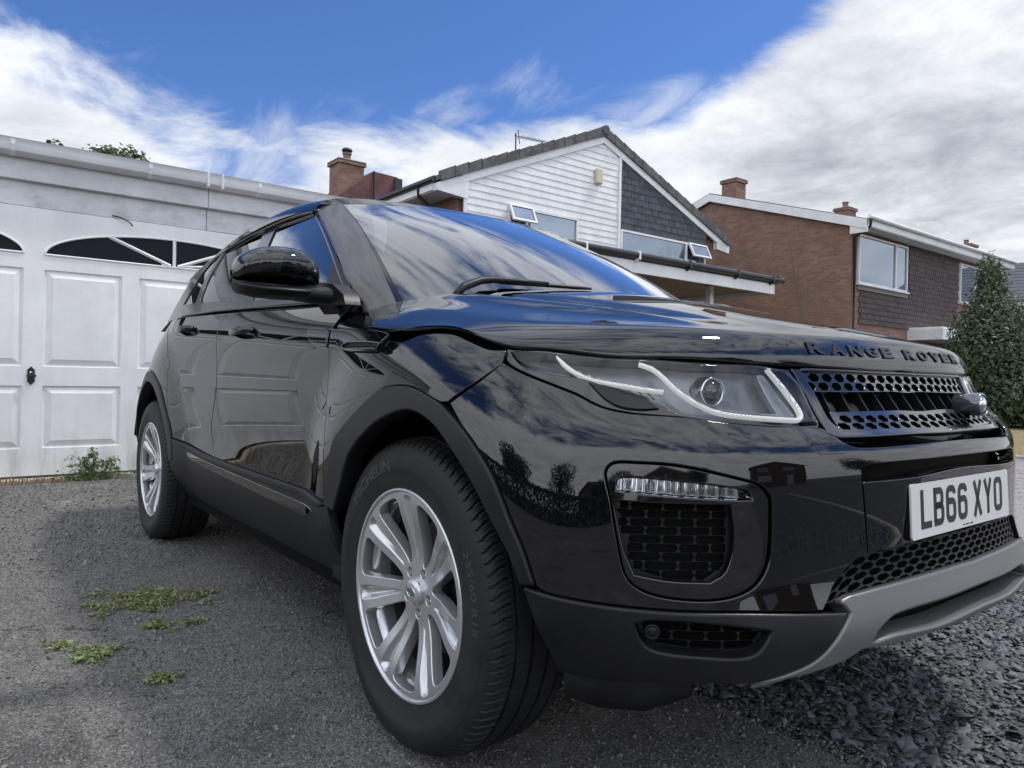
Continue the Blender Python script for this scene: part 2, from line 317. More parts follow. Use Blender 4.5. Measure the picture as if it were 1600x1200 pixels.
# windscreen: u from bottom to top, v from the right pillar to the left one
def _ws_net():
    b = [(-.335, -.785, 1.055), (-.22, -.67, 1.055), (-.07, -.42, 1.055), (0., -.14, 1.055)]
    t = [(-1.10, -.605, 1.520), (-1.05, -.52, 1.528), (-.985, -.33, 1.533), (-.95, -.11, 1.535)]
    rows = []
    for s, bul in ((0, 0), (.25, .016), (.5, .024), (.75, .020), (1, 0)):
        fr = [tuple(np.array(p)*(1-s)+np.array(q)*s+np.array([.5, 0, .85])*bul) for p, q in zip(b, t)]
        rows.append(fr)
    h = np.array(rows); m = h[:, ::-1].copy(); m[:, :, 1] *= -1
    return np.concatenate([h, m], 1)
WS = _ws_net()
def screen(u, v): return bsp(WS, u, v)
OUT = {
 'front_door': [[[8.27,8.92],[7.6,8.92],[7.0,8.92],[6.12,8.92],[5.77,8.92]],[[5.77,8.92],[5.729,8.329],[5.807,7.289],[5.884,5.464],[5.76,3.711],[5.79,2.875],[5.819,2.596]],[[5.819,2.596],[8.234,2.607]],[[8.234,2.607],[8.213,3.606],[8.219,4.226],[8.13,5.657],[8.077,6.788],[8.045,7.539],[8.11,8.153],[8.27,8.92]]],
 'rear_door': [[[5.77,8.92],[5.4,8.92],[5.0,8.92],[4.62,8.92]],[[4.62,8.92],[4.3,8.8],[4.112,8.425],[4.381,7.645],[4.581,6.562],[4.697,5.342],[4.75,4.476],[4.823,3.658],[4.881,3.015]],[[4.881,3.015],[5.819,2.596]],[[5.819,2.596],[5.79,2.875],[5.76,3.711],[5.884,5.464],[5.807,7.289],[5.729,8.329],[5.77,8.92]]],
 'fender': [[[8.045,7.539],[8.077,6.788],[8.13,5.657],[8.219,4.226],[8.213,3.606],[8.233,2.558]],[[8.233,2.558],[8.335,3.364],[8.462,4.169],[8.663,4.628],[8.981,5.174],[9.311,5.683],[9.559,5.888],[9.841,5.961],[10.245,5.795],[10.354,5.853]],[[10.354,5.853],[10.629,6.574],[10.832,7.312]],[[10.802,7.838],[10.611,7.694],[10.37,7.76],[10.116,7.87],[9.87,7.756],[9.648,7.526],[9.482,7.225],[9.287,7.205],[8.604,7.3],[8.071,7.52]]],
 'bumper': [[[16.5,6.129],[15.56,6.026],[14.749,5.94],[14.6,6.132],[14.512,6.486],[14.427,6.715],[13.854,6.697],[13.371,6.782],[12.879,6.909],[12.242,6.923],[11.986,6.989],[11.721,7.166],[11.459,7.224],[11.065,7.283],[10.827,7.445]],[[10.833,7.405],[10.632,6.557],[10.372,5.847]],[[10.372,5.847],[10.562,5.438],[10.747,5.142],[11.006,4.628],[11.242,3.863],[11.392,3.376],[11.521,2.786]],[[11.521,2.786],[11.607,2.72],[11.931,2.704],[12.448,2.68],[12.86,2.652],[13.5,2.623],[14.255,2.515]],[[14.255,2.515],[14.34,2.734],[14.398,2.934],[14.625,3.33],[14.803,3.452]],[[14.803,3.465],[14.724,4.96],[14.731,5.277]],[[14.731,5.277],[14.864,5.356],[15.775,5.409],[16.5,5.429]]],
 'plate_panel': [[[16.5,5.063],[15.442,4.978],[14.724,4.96]],[[14.724,4.96],[14.803,3.465]],[[14.803,3.465],[15.398,3.534],[16.267,3.573],[16.5,3.56]]],
 'fog_open': [[[12.197,4.556],[12.122,5.145],[12.17,5.358],[12.301,5.434],[12.841,5.413],[13.509,5.087],[13.668,4.955],[13.757,4.72],[13.77,4.538],[13.755,3.526],[13.637,3.113],[13.417,2.905],[13.074,2.838],[12.652,2.913],[12.444,3.073],[12.358,3.276],[12.256,4.019],[12.197,4.556]]],
 'fog_mesh': [[[12.214,4.597],[13.381,4.571]],[[13.381,4.571],[13.42,3.841],[13.341,3.325],[13.183,3.138]],[[13.183,3.138],[12.799,3.156],[12.453,3.243]],[[12.453,3.243],[12.343,3.684],[12.214,4.597]]],
 'fog_lamp': [[[12.238,4.796],[12.249,5.052],[12.365,5.116],[12.841,5.069],[13.476,4.895],[13.565,4.824],[13.597,4.652]],[[13.597,4.652],[12.238,4.796]]],
 'cladding': [[[14.253,2.498],[14.506,2.448]],[[14.506,2.448],[14.32,1.967],[14.135,1.62],[13.837,1.386],[13.538,1.263]],[[13.538,1.263],[13.136,1.289],[12.657,1.272],[11.903,1.062],[11.519,1.0]],[[11.519,1.0],[11.529,1.754],[11.467,2.305],[11.366,2.744]],[[11.366,2.768],[11.607,2.72],[11.931,2.704],[12.448,2.68],[12.86,2.652],[13.5,2.623],[14.255,2.515]]],
 'clad_intake': [[[12.47,2.411],[12.653,2.466],[13.16,2.417],[13.718,2.263]],[[13.718,2.263],[13.552,1.878],[13.072,1.876],[12.653,1.952],[12.53,2.104],[12.47,2.411]]],
 'skid': [[[16.5,2.891],[16.201,2.904],[15.41,2.87],[14.84,2.808],[14.517,2.75]],[[14.517,2.75],[14.419,2.656],[14.505,2.442]],[[14.504,2.43],[14.32,1.967],[14.135,1.62],[13.837,1.386],[13.538,1.263]],[[13.543,1.228],[14.147,1.37],[14.464,1.528],[14.603,1.675]],[[14.603,1.675],[15.032,1.62],[16.056,1.585],[16.5,1.614]]],
 'skid_open': [[[16.5,2.283],[15.83,2.256],[15.024,2.212],[14.82,2.033],[14.713,1.816]],[[14.714,1.802],[15.013,1.842],[15.632,1.769],[16.5,1.831]]],
 'low_grille': [[[16.5,3.56],[16.267,3.573],[15.398,3.534],[14.803,3.452],[14.625,3.33],[14.398,2.934],[14.285,2.631]],[[14.285,2.631],[14.419,2.656],[14.517,2.75],[14.84,2.808],[15.41,2.87],[16.201,2.904],[16.5,2.891]]],
 'head_trim': [[[10.77,7.926],[11.205,8.177],[12.341,8.498],[13.248,8.522],[13.713,8.548],[14.432,8.556]],[[14.432,8.556],[14.525,8.045],[14.474,6.799]],[[14.474,6.799],[13.865,6.771],[13.376,6.84],[12.881,6.954],[12.24,6.989],[11.983,7.052],[11.715,7.236],[11.452,7.292],[11.056,7.352],[10.831,7.518],[10.77,7.926]]],
 'lens': [[[10.829,7.851],[11.261,8.176],[12.342,8.46],[13.244,8.453],[14.035,8.518],[14.371,8.454]],[[14.371,8.454],[14.489,8.1],[14.49,6.979]],[[14.479,6.927],[14.128,6.856],[13.387,6.944],[12.96,7.007],[12.687,7.369],[12.255,7.549],[11.806,7.77],[11.29,7.586],[11.026,7.558],[10.843,7.828]]],
 'trim_insert': [[[11.814,7.669],[12.03,7.693],[12.363,7.613],[12.607,7.357],[12.67,7.188]],[[12.67,7.174],[12.474,7.1],[12.215,7.108],[12.053,7.253],[11.908,7.489],[11.814,7.669]]],
 'drl_a': [[[14.165,8.526],[14.313,8.07],[14.391,7.56],[14.388,7.299]],[[14.388,7.299],[14.344,7.158],[14.282,7.132]],[[14.282,7.132],[13.922,7.139],[13.616,7.165],[13.415,7.215],[13.219,7.379],[13.073,7.583],[12.92,7.82],[12.759,8.127],[12.614,8.323],[12.419,8.418]]],
 'drl_b': [[[11.346,8.171],[11.48,8.002],[11.661,7.866],[11.857,7.817],[12.218,7.829],[12.499,7.788],[12.75,7.759]]],
 'drl_inner': [[[14.049,8.395],[14.15,8.414],[14.354,7.37],[14.275,7.304],[13.434,7.398]],[[13.434,7.398],[13.587,7.352],[14.149,7.411]],[[14.149,7.411],[14.049,8.395]]],
 'grille_frame': [[[16.5,8.769],[15.565,8.714],[14.451,8.575]],[[14.451,8.575],[14.539,7.941],[14.533,7.034],[14.528,6.567]],[[14.528,6.567],[14.595,6.386],[14.802,6.393],[15.761,6.587],[16.5,6.608]]],
 'grille_open': [[[16.5,8.698],[15.544,8.643],[14.591,8.538]],[[14.591,8.538],[14.683,7.91],[14.678,7.053],[14.73,6.718]],[[14.73,6.718],[14.805,6.697],[15.89,6.857],[16.5,6.849]]],
 'grille_up': [[[16.5,8.725],[15.552,8.67],[14.576,8.551]],[[14.576,8.551],[14.674,8.035]],[[14.674,8.035],[16.104,8.232],[16.5,8.21]]],
 'grille_low': [[[16.5,7.617],[15.903,7.633],[14.755,7.437]],[[14.755,7.437],[14.714,6.717]],[[14.717,6.662],[15.867,6.813],[16.5,6.81]]],
 'bonnet_shut': [[[7.968,7.687],[8.036,7.615],[8.585,7.411],[9.26,7.331],[9.409,7.42],[9.579,7.752],[9.822,7.971],[10.071,8.08],[10.349,7.99],[10.609,7.93],[10.777,7.977],[11.202,8.195],[12.34,8.514],[13.25,8.537],[13.714,8.564],[14.419,8.585],[15.56,8.696],[16.924,8.776]]],
 'washer': [[[14.236,6.336],[14.46,6.347]],[[14.46,6.347],[14.536,6.132],[14.56,5.712]],[[14.56,5.712],[14.281,5.707]],[[14.281,5.707],[14.236,6.336]]],
 'fuel_flap': [[[4.503,6.798],[4.621,6.57],[4.672,6.3],[4.662,5.981],[4.602,5.904],[4.52,6.03],[4.444,6.354],[4.435,6.653],[4.503,6.798]]],
 'tail': [[[3.519,8.128],[3.53,8.313],[3.952,7.393],[3.87,7.005]],[[3.87,7.005],[3.519,8.128]]],
 'sill_strip': [[[4.859,3.009],[5.814,2.661],[8.236,2.614],[8.248,2.507]],[[8.248,2.507],[8.136,2.418],[5.823,2.415],[5.076,2.685],[4.9,2.88],[4.859,3.009]]],
 'sill_gloss': [[[5.165,2.566],[5.813,2.409],[6.734,2.305],[7.896,2.245]],[[7.896,2.245],[7.92,2.172],[7.737,1.946],[7.542,1.869]],[[7.542,1.869],[6.72,1.964],[5.814,2.096],[5.222,2.273]],[[5.222,2.273],[5.165,2.566]]],
 'vent_door': [[[7.614,7.818],[7.751,7.799],[8.039,7.637],[8.059,7.236],[8.069,6.87]],[[8.069,6.87],[7.866,6.971],[7.733,7.132],[7.633,7.546],[7.614,7.818]]],
 'vent_fender': [[[8.09,7.702],[8.428,7.601],[9.088,7.47],[9.283,7.385]],[[9.283,7.385],[9.183,7.023],[9.114,6.756]],[[9.114,6.756],[8.569,6.715],[8.115,6.847]],[[8.115,6.847],[8.099,7.23],[8.09,7.702]]],
 'vent_mesh': [[[8.486,6.988],[9.071,6.971],[9.157,6.931],[9.066,6.763]],[[9.066,6.763],[8.56,6.767],[8.36,6.906]],[[8.36,6.906],[8.486,6.988]]],
 'g_front': [[[-1.622,1.506],[-1.157,1.486]],[[-1.157,1.486],[-1.091,1.459],[-0.753,1.283],[-0.43,1.095]],[[-0.428,1.094],[-0.687,1.112],[-1.388,1.16]],[[-1.388,1.16],[-1.51,1.302],[-1.622,1.506]]],
 'g_rear': [[[-2.366,1.507],[-2.182,1.524],[-1.98,1.525],[-1.783,1.519]],[[-1.783,1.519],[-1.735,1.433],[-1.695,1.324],[-1.576,1.173]],[[-1.576,1.173],[-2.269,1.215]],[[-2.269,1.215],[-2.375,1.36],[-2.366,1.507]]],
 'g_quarter': [[[-2.445,1.505],[-2.523,1.493],[-2.701,1.425],[-2.737,1.327],[-2.752,1.241]],[[-2.752,1.241],[-2.373,1.222]],[[-2.373,1.222],[-2.465,1.352],[-2.445,1.505]]],
 'a_front': [[[-1.262,1.563],[-0.768,1.296],[-0.573,1.176],[-0.406,1.082]]],
 'sail': [[[-0.732,1.263],[-0.679,1.16],[-0.625,1.11]],[[-0.625,1.11],[-0.433,1.094]],[[-0.433,1.094],[-0.573,1.176],[-0.732,1.263]]],
 'arch_out': [[[8.259,2.539],[8.335,3.364],[8.462,4.169],[8.663,4.628],[8.981,5.174],[9.311,5.683],[9.559,5.888],[9.841,5.961],[10.245,5.795],[10.371,5.677],[10.562,5.438],[10.747,5.142],[11.006,4.628],[11.242,3.863],[11.392,3.376],[11.521,2.809]]],
 'arch_in': [[[8.447,2.48],[8.609,3.244],[8.784,3.967],[9.142,4.666],[9.518,5.159],[9.864,5.413],[10.203,5.269],[10.483,4.87],[10.779,4.333],[11.021,3.751],[11.218,3.29],[11.359,2.764]]],
}
# ---------------------------------------------------------------- trimmed panels cut out of the surfaces
class Surf:
    def __init__(s, fn, u, a, v, b): s.fn, s.u, s.a, s.v, s.b = fn, np.asarray(u, float), np.asarray(a, float), np.asarray(v, float), np.asarray(b, float)
    def uv(s, A): return np.interp(A[:, 0], s.a, s.u), np.interp(A[:, 1], s.b, s.v)
    def ab(s, Q): Q = np.asarray(Q, float); return np.stack([np.interp(Q[:, 0], s.u, s.a), np.interp(Q[:, 1], s.v, s.b)], 1)
    def P(s, A): return s.fn(*s.uv(np.asarray(A, float)))
    def D(s, A, h=.0015):
        A = np.asarray(A, float); dx = np.array([h, 0]); dy = np.array([0, h])
        return (s.P(A+dx)-s.P(A-dx))/(2*h), (s.P(A+dy)-s.P(A-dy))/(2*h)
    def N(s, A, h=.0015):
        a, b = s.D(A, h); n = np.cross(a, b); return n/np.maximum(1e-12, np.linalg.norm(n, axis=1, keepdims=True))
_uu = np.linspace(0, 33, 1321); _pp = shell(_uu, np.full_like(_uu, 5.)); _arc = np.concatenate([[0], np.cumsum(np.linalg.norm(np.diff(_pp, axis=0), axis=1))])
S_SHELL = Surf(shell, _uu, _arc, np.linspace(0, 9, 10), np.arange(10)*.095)
S_BON = Surf(bonnet, _uu, _arc, [0, V0, 1], [0, .15, .85])
S_SIDE = Surf(gside, [-4, 1], [-4, 1], [0, 2], [0, 2])
_ru = np.linspace(0, len(_rx)-1, 60)
S_ROOF = Surf(roof, [0, len(_rx)-1], [0, 2.5], [0, 11], [0, 1.5])
S_WS = Surf(lambda u, v: screen(u, 7-np.asarray(v)), [0, 4], [0, .85], [0, 7], [0, 1.35])
def catmull(P, step):
    P = np.asarray(P, float)
    if len(P) < 3:
        n = max(1, int(np.linalg.norm(P[-1]-P[0])/step)); return [P[0]+(P[-1]-P[0])*k/n for k in range(n)]
    E = np.concatenate([[2*P[0]-P[1]], P, [2*P[-1]-P[-2]]]); out = []
    for i in range(1, len(E)-2):
        p0, p1, p2, p3 = E[i-1:i+3]; L = np.linalg.norm(p2-p1)
        if L < 1e-6: continue
        m1 = (p2-p0)/(np.linalg.norm(p1-p0)+L+1e-9)*L; m2 = (p3-p1)/(np.linalg.norm(p3-p2)+L+1e-9)*L
        n = max(1, int(round(L/step)))
        for k in range(n):
            t = k/n; out.append((2*t**3-3*t**2+1)*p1+(t**3-2*t**2+t)*m1+(-2*t**3+3*t**2)*p2+(t**3-t**2)*m2)
    return out
def loop_of(S, segs, step=.012):
    """segments in uv, meeting at corners -> closed loop in ab"""
    out = []
    for i, seg in enumerate(segs):
        q = list(seg); nx = segs[(i+1) % len(segs)][0]
        A = S.ab(q); B = S.ab([nx])[0]
        if np.linalg.norm(A[-1]-B) > .012 and len(A) > 1:
            out += catmull(A, step); out += catmull([A[-1], B], step)
        else:
            A[-1] = B if len(A) > 1 else A[-1]; out += catmull(A, step)
    out = np.array(out)
    keep = np.linalg.norm(out-np.roll(out, 1, 0), axis=1) > step*.15
    return out[keep]
def sym(segs):
    """half outline (starts and ends on the centre line u=16.5) -> whole outline"""
    m = [[(33-u, v) for u, v in seg][::-1] for seg in segs[::-1]]
    first = m[-1]+list(segs[0])[1:]; last = list(segs[-1])+m[0][1:]
    return [first]+[list(x) for x in segs[1:-1]]+[last]+m[1:-1]
def area(P): x, y = P[:, 0], P[:, 1]; return .5*np.sum(x*np.roll(y, -1)-np.roll(x, -1)*y)
def inside(Q, P):
    x, y = Q[:, 0][:, None], Q[:, 1][:, None]; x0, y0 = P[:, 0], P[:, 1]; x1, y1 = np.roll(x0, -1), np.roll(y0, -1)
    c = ((y0 > y) != (y1 > y)) & (x < (x1-x0)*(y-y0)/np.where(y1 == y0, 1e-12, y1-y0)+x0)
    return c.sum(1) % 2 == 1
def inset(S, A, d):
    if d == 0: return A
    if area(A) < 0: A = A[::-1]
    t = np.roll(A, -1, 0)-np.roll(A, 1, 0); Pa, Pb = S.D(A); T = Pa*t[:, :1]+Pb*t[:, 1:]; T /= np.linalg.norm(T, axis=1, keepdims=True)+1e-12
    n = np.cross(Pa, Pb); n /= np.linalg.norm(n, axis=1, keepdims=True)+1e-12
    I = np.cross(n, T)*d       # inward for a counter-clockwise loop
    g11, g12, g22 = (Pa*Pa).sum(1), (Pa*Pb).sum(1), (Pb*Pb).sum(1); r1, r2 = (Pa*I).sum(1), (Pb*I).sum(1); det = g11*g22-g12**2+1e-12
    dA = np.stack([(g22*r1-g12*r2)/det, (g11*r2-g12*r1)/det], 1)
    l = np.linalg.norm(dA, axis=1, keepdims=True); dA *= np.minimum(1, abs(d)*3/(l+1e-12))
    return A+dA
def seg_dist(Q, P, rad):
    """True where Q is nearer than rad to a vertex of loop P"""
    d = ((Q[:, None, :]-P[None])**2).sum(2).min(1); return d < rad*rad
def patch(name, S, outer, m, parent, holes=(), off=0., gap=.0018, thick=.012, grid=.016, lip=.0022, mirror=False, label=None, offn=None, raw=False, rim=True, hole_thick=None, hstep=.010, draft=0.):
    """panel on surface S; off = distance along the normal (number or function of ab), edges rounded over and turned in"""
    lo = outer if raw else loop_of(S, outer, hstep)
    if area(lo) < 0: lo = lo[::-1]
    lo = inset(S, lo, gap+lip)
    hs = []
    for h in holes:
        h = h if isinstance(h, np.ndarray) else loop_of(S, h, hstep)
        if area(h) < 0: h = h[::-1]
        hs.append(inset(S, h, -(gap+lip) if gap else -lip)[::-1])
    mn, mx = lo.min(0), lo.max(0); nx, ny = [max(2, int(v/grid)+1) for v in (mx-mn)]
    gx, gy = np.meshgrid(mn[0]+(np.arange(nx)+.5)*(mx[0]-mn[0])/nx, mn[1]+(np.arange(ny)+.5)*(mx[1]-mn[1])/ny, indexing='ij')
    G = np.stack([gx.ravel(), gy.ravel()], 1); G = G[inside(G, lo)]
    if len(G): G = G[~seg_dist(G, lo, grid*.55)]
    for h in hs:
        if len(G): G = G[~inside(G, h)]
        if len(G): G = G[~seg_dist(G, h, min(grid*.55, .006))]
    loops = [lo]+hs; pts = np.concatenate(loops+[G]) if len(G) else np.concatenate(loops)
    edges = []; o = 0
    for l in loops: edges += [(o+i, o+(i+1) % len(l)) for i in range(len(l))]; o += len(l)
    vs_, es_, fs_, ov, oe, of = geometry.delaunay_2d_cdt([Vector(p) for p in pts], edges, [], 0, 1e-7)
    Vab = np.array([tuple(v) for v in vs_]); F = np.array([f for f in fs_ if len(f) == 3])
    cen = Vab[F].mean(1); ok = inside(cen, lo)
    for h in hs: ok &= ~inside(cen, h)
    F = F[ok]
    def offs(A): return (off(A) if callable(off) else np.full(len(A), off))
    Pn = S.N(Vab); P0 = S.P(Vab)+Pn*offs(Vab)[:, None]
    if callable(off):
        h = .0015; pa = (S.P(Vab+[h, 0])+S.N(Vab+[h, 0])*offs(Vab+[h, 0])[:, None]-S.P(Vab-[h, 0])-S.N(Vab-[h, 0])*offs(Vab-[h, 0])[:, None])
        pb = (S.P(Vab+[0, h])+S.N(Vab+[0, h])*offs(Vab+[0, h])[:, None]-S.P(Vab-[0, h])-S.N(Vab-[0, h])*offs(Vab-[0, h])[:, None])
        Pn = np.cross(pa, pb); Pn /= np.linalg.norm(Pn, axis=1, keepdims=True)+1e-12
    a = Vab[F]; cr = (a[:, 1, 0]-a[:, 0, 0])*(a[:, 2, 1]-a[:, 0, 1])-(a[:, 2, 0]-a[:, 0, 0])*(a[:, 1, 1]-a[:, 0, 1])
    F[cr < 0] = F[cr < 0][:, ::-1]
    V = [P0]; Nn = [Pn]; Fq = []; base = len(P0)
    if rim:
        # find the boundary vertices of the output (same order as the input loops)
        remap = {};
        for k, lst in enumerate(ov):
            for i in lst: remap.setdefault(i, k)
        o = 0
        for li, l in enumerate(loops):
            idx = np.array([remap.get(o+i, -1) for i in range(len(l))]); o += len(l); idx = idx[idx >= 0]
            if len(idx) < 3: continue
            A = Vab[idx]; t = np.roll(A, -1, 0)-np.roll(A, 1, 0); Pa, Pb = S.D(A); T = Pa*t[:, :1]+Pb*t[:, 1:]; T /= np.linalg.norm(T, axis=1, keepdims=True)+1e-12
            n = Pn[idx]; outw = -np.cross(n, T); p = P0[idx]; th = thick if li == 0 else (hole_thick or thick)
            r = lip
            rings = [(p+outw*r*.62+n*(-r*.25), n*.78+outw*.62), (p+outw*r+n*(-r), outw*1.0+n*.1), (p+outw*(r+(draft if li else 0))-n*th, outw)]
            prev = idx; k = len(idx)
            for q, nn in rings:
                cur = np.arange(base, base+k); base += k; V.append(q); Nn.append(nn/np.linalg.norm(nn, axis=1, keepdims=True))
                Fq.append(np.stack([prev, cur, np.roll(cur, -1), np.roll(prev, -1)], 1)); prev = cur
    V = np.concatenate(V); Nn = np.concatenate(Nn); faces = [tuple(f) for f in F.tolist()]+[tuple(f) for q in Fq for f in q.tolist()]
    obs = []
    for side in ([1, -1] if mirror else [1]):
        VV, NN, FF = V, Nn, faces
        if side < 0: VV = V*[1, -1, 1]; NN = Nn*[1, -1, 1]; FF = [f[::-1] for f in faces]
        o_ = mk(name, VV, FF, m, parent, normals=NN); obs.append(o_)
        if label: o_['label'] = label
    return obs if mirror else obs[0]
def grid_surf(name, fn, u, v, m, parent, off=0., flip=False, mask=None):
    U, V_ = np.meshgrid(u, v, indexing='ij'); P = fn(U, V_)
    n = normals_of(fn, U, V_); P = P+n*off; nu, nv = U.shape
    i = np.arange(nu*nv).reshape(nu, nv); F = np.stack([i[:-1, :-1], i[1:, :-1], i[1:, 1:], i[:-1, 1:]], -1).reshape(-1, 4)
    P = P.reshape(-1, 3)
    if mask is not None: F = F[mask(P[F].mean(1))]
    if flip: F = F[:, ::-1]
    return mk(name, P, np.ascontiguousarray(F), m, parent)
def text_mesh(s, size=1., extrude=0., bold=0., space=1., res=3):
    cu = bpy.data.curves.new('lettering', 'FONT'); cu.body = s; cu.size = size; cu.extrude = extrude; cu.offset = bold; cu.space_character = space; cu.align_x = 'CENTER'; cu.resolution_u = res
    ob = bpy.data.objects.new('lettering', cu); SC.collection.objects.link(ob); dg = bpy.context.evaluated_depsgraph_get()
    me = bpy.data.meshes.new_from_object(ob.evaluated_get(dg)); V = np.array([v.co[:] for v in me.vertices]); F = [tuple(p.vertices) for p in me.polygons]
    bpy.data.objects.remove(ob); bpy.data.curves.remove(cu); bpy.data.meshes.remove(me)
    return V, F
# ================================================================ THE CAR
M_paint = mat('black_paint', (.0022, .0026, .0034), .5, spec=.5, coat=1.)
_b = M_paint.node_tree.nodes['Principled BSDF']; _b.inputs['Roughness'].default_value = .28; _b.inputs['Coat Roughness'].default_value = .012; _b.inputs['Coat IOR'].default_value = 1.64; _b.inputs['Specular IOR Level'].default_value = .0
M_gloss = mat('gloss_black_trim', (.004, .004, .005), .06, coat=.6)
M_clad = mat('matte_black_cladding', (.0065, .007, .009), .42, spec=.34, bump=(900, .12, .0004), var=(14, .25))
M_hull = mat('inner_black', (.004, .004, .004), .9, spec=.1)
M_silver = mat('silver_skid_paint', (.15, .15, .155), .36, metal=.45, bump=(700, .06, .0003))
M_alloy = mat('alloy_silver', (.62, .63, .65), .26, metal=.72, coat=.5, var=(6, .04))
M_rubber = mat('tyre_rubber', (.010, .0105, .0115), .62, spec=.42, bump=(320, .25, .0006), var=(9, .35, .08))
M_rubber2 = mat('tyre_lettering', (.050, .052, .056), .45, spec=.5)
M_chrome = mat('chrome', (.75, .76, .78), .07, metal=1.)
M_iron = mat('brake_disc_iron', (.055, .047, .042), .5, metal=.5, var=(40, .3))
M_glassW = glass_mat('windscreen_glass', (.50, .57, .60), 2.0, ior=1.6)
M_glassS = glass_mat('door_glass', (.36, .41, .42), 1.7, ior=1.55)
M_glassD = glass_mat('privacy_glass', (.05, .055, .06), 1.2, ior=1.5)
M_lens = glass_mat('lamp_lens', (.93, .95, .97), .85)
M_led = mat('daytime_light_strip', (.8, .82, .84), .35, emit=((1., .98, .92), .22))
def _serrate():
    t = M_led.node_tree; b = t.nodes['Principled BSDF']; g = t.nodes.new('ShaderNodeNewGeometry'); w = t.nodes.new('ShaderNodeTexWave'); w.inputs['Scale'].default_value = 170; w.inputs['Distortion'].default_value = .6
    mp = t.nodes.new('ShaderNodeMapping'); mp.inputs['Rotation'].default_value = (0, math.radians(20), math.radians(35)); t.links.new(g.outputs['Position'], mp.inputs[0]); t.links.new(mp.outputs[0], w.inputs['Vector'])
    t.links.new(mixc(t, w.outputs[1], (.50, .52, .54), (.86, .87, .86)), b.inputs['Base Color']); t.links.new(math_(t, 'MULTIPLY', math_(t, 'ADD', w.outputs[1], .6), .17), b.inputs['Emission Strength'])
_serrate()
M_lampin = mat('lamp_housing', (.20, .21, .225), .26, metal=.6)
M_lampgrey = mat('lamp_reflector_grey', (.30, .32, .34), .25, metal=.6)
M_dash = mat('dark_interior', (.045, .045, .048), .75)
M_seat = mat('seat_leather', (.16, .15, .14), .55)
M_green = mat('green_badge', (.0, .10, .035), .2, coat=.5)
CAR = empty('parked_car', (0, 0, 0), 0, 'glossy black compact SUV parked on the driveway in front of the white garage', 'car')
def mir(o_):
    """mirrored twin of a part made in car coordinates"""
    me = o_.data.copy(); n = len(me.vertices); co = np.empty(n*3, np.float32); me.vertices.foreach_get('co', co); co = co.reshape(-1, 3); co[:, 1] *= -1
    me.vertices.foreach_set('co', co.ravel()); me.flip_normals(); c = o_.copy(); c.data = me; SC.collection.objects.link(c); c.parent = o_.parent; return c
o = OUT; ARCH_OUT = o['arch_out'][0]; ARCH_IN = o['arch_in'][0]
# painted panels
bumper = patch('front_bumper', S_SHELL, sym(o['bumper']), M_paint, CAR, holes=[o['fog_open'], [[(33-u, v) for u, v in o['fog_open'][0]]]], hole_thick=.034, thick=.03, label='glossy black painted front bumper')
plate_panel = patch('number_plate_panel', S_SHELL, sym(o['plate_panel']), M_paint, CAR, off=lambda A: np.minimum(0, (.836-S_SHELL.P(A)[:, 0]-(S_SHELL.P(A)[:, 2]-.62)*-.05)), thick=.045)
patch('front_wing', S_SHELL, o['fender'], M_paint, CAR, mirror=True)
fd = patch('door', S_SHELL, o['front_door'], M_paint, CAR, mirror=True, thick=.02, label='glossy black front door')
rd = patch('door', S_SHELL, o['rear_door'], M_paint, CAR, mirror=True, thick=.02, label='glossy black rear door')
# rear quarter, tailgate and rear bumper
_rg = [tuple(q) for q in o['rear_door'][1]]
_gu, _gv = np.meshgrid(np.linspace(0, 13, 900), np.linspace(0, 9, 181), indexing='ij'); _gp = shell(_gu, _gv)
def inv_side(x, z):
    k = np.argmin((_gp[..., 0]-x)**2+(_gp[..., 2]-z)**2+(_gp[..., 1] > -.5)*9); return (float(_gu.flat[k]), float(_gv.flat[k]))
arcR = lambda r, a0, a1, n, cz=.385: [inv_side(-2.66-r*math.cos(math.radians(a)), cz+r*math.sin(math.radians(a))) for a in np.linspace(a0, a1, n)]
ra_out = arcR(.492, -12, 172, 19); ra_in = arcR(.435, -12, 172, 19)
patch('rear_quarter', S_SHELL, [[(4.28, 8.92), (3.4, 8.92), (2.2, 8.92)], [(2.2, 8.92), (1.6, 7.), (1.7, 5.), (2.0, 3.)], [(2.0, 3.), inv_side(-3.14, .42)]]+[ra_out[1:15]]+[_rg[::-1][1:-1]+[(4.28, 8.78)]], M_paint, CAR, mirror=True)
patch('rear_bumper', S_SHELL, [[(30.9, 3.3), (32.9, 3.3)], [(32.9, 3.3), (32.9, .3)], [(32.9, .3), (30.9, .3)], [(30.9, .3), (30.9, 3.3)]], M_clad, CAR, grid=.04)
patch('rear_bumper', S_SHELL, [[(.02, 3.3), (1.0, 3.3), (2.0, 3.0), inv_side(-3.14, .42)], [inv_side(-3.12, .30), (2.4, .6), (1., .3), (.02, .3)], [(.02, .3), (.02, 3.3)]], M_clad, CAR, grid=.04)
patch('tailgate', S_SHELL, [[(.02, 8.92), (1.2, 8.92), (2.15, 8.92)], [(2.15, 8.92), (1.55, 7.), (1.65, 5.), (1.95, 3.05)], [(1.95, 3.05), (1.0, 3.35), (.02, 3.35)], [(.02, 3.35), (.02, 8.92)]], M_paint, CAR, mirror=True, grid=.03)
M_tail = mat('red_tail_lamp', (.25, .01, .012), .08, coat=1.)
patch('tail_lamp', S_SHELL, [[(1.55, 7.9), (2.9, 7.75)], [(2.9, 7.75), (3.0, 7.3)], [(3.0, 7.3), (1.6, 6.4)], [(1.6, 6.4), (1.55, 7.9)]], M_tail, CAR, mirror=True, off=.004)
ff = patch('fuel_flap', S_SHELL, o['fuel_flap'], M_paint, CAR, off=.0012, gap=.0, thick=.004, hstep=.008)
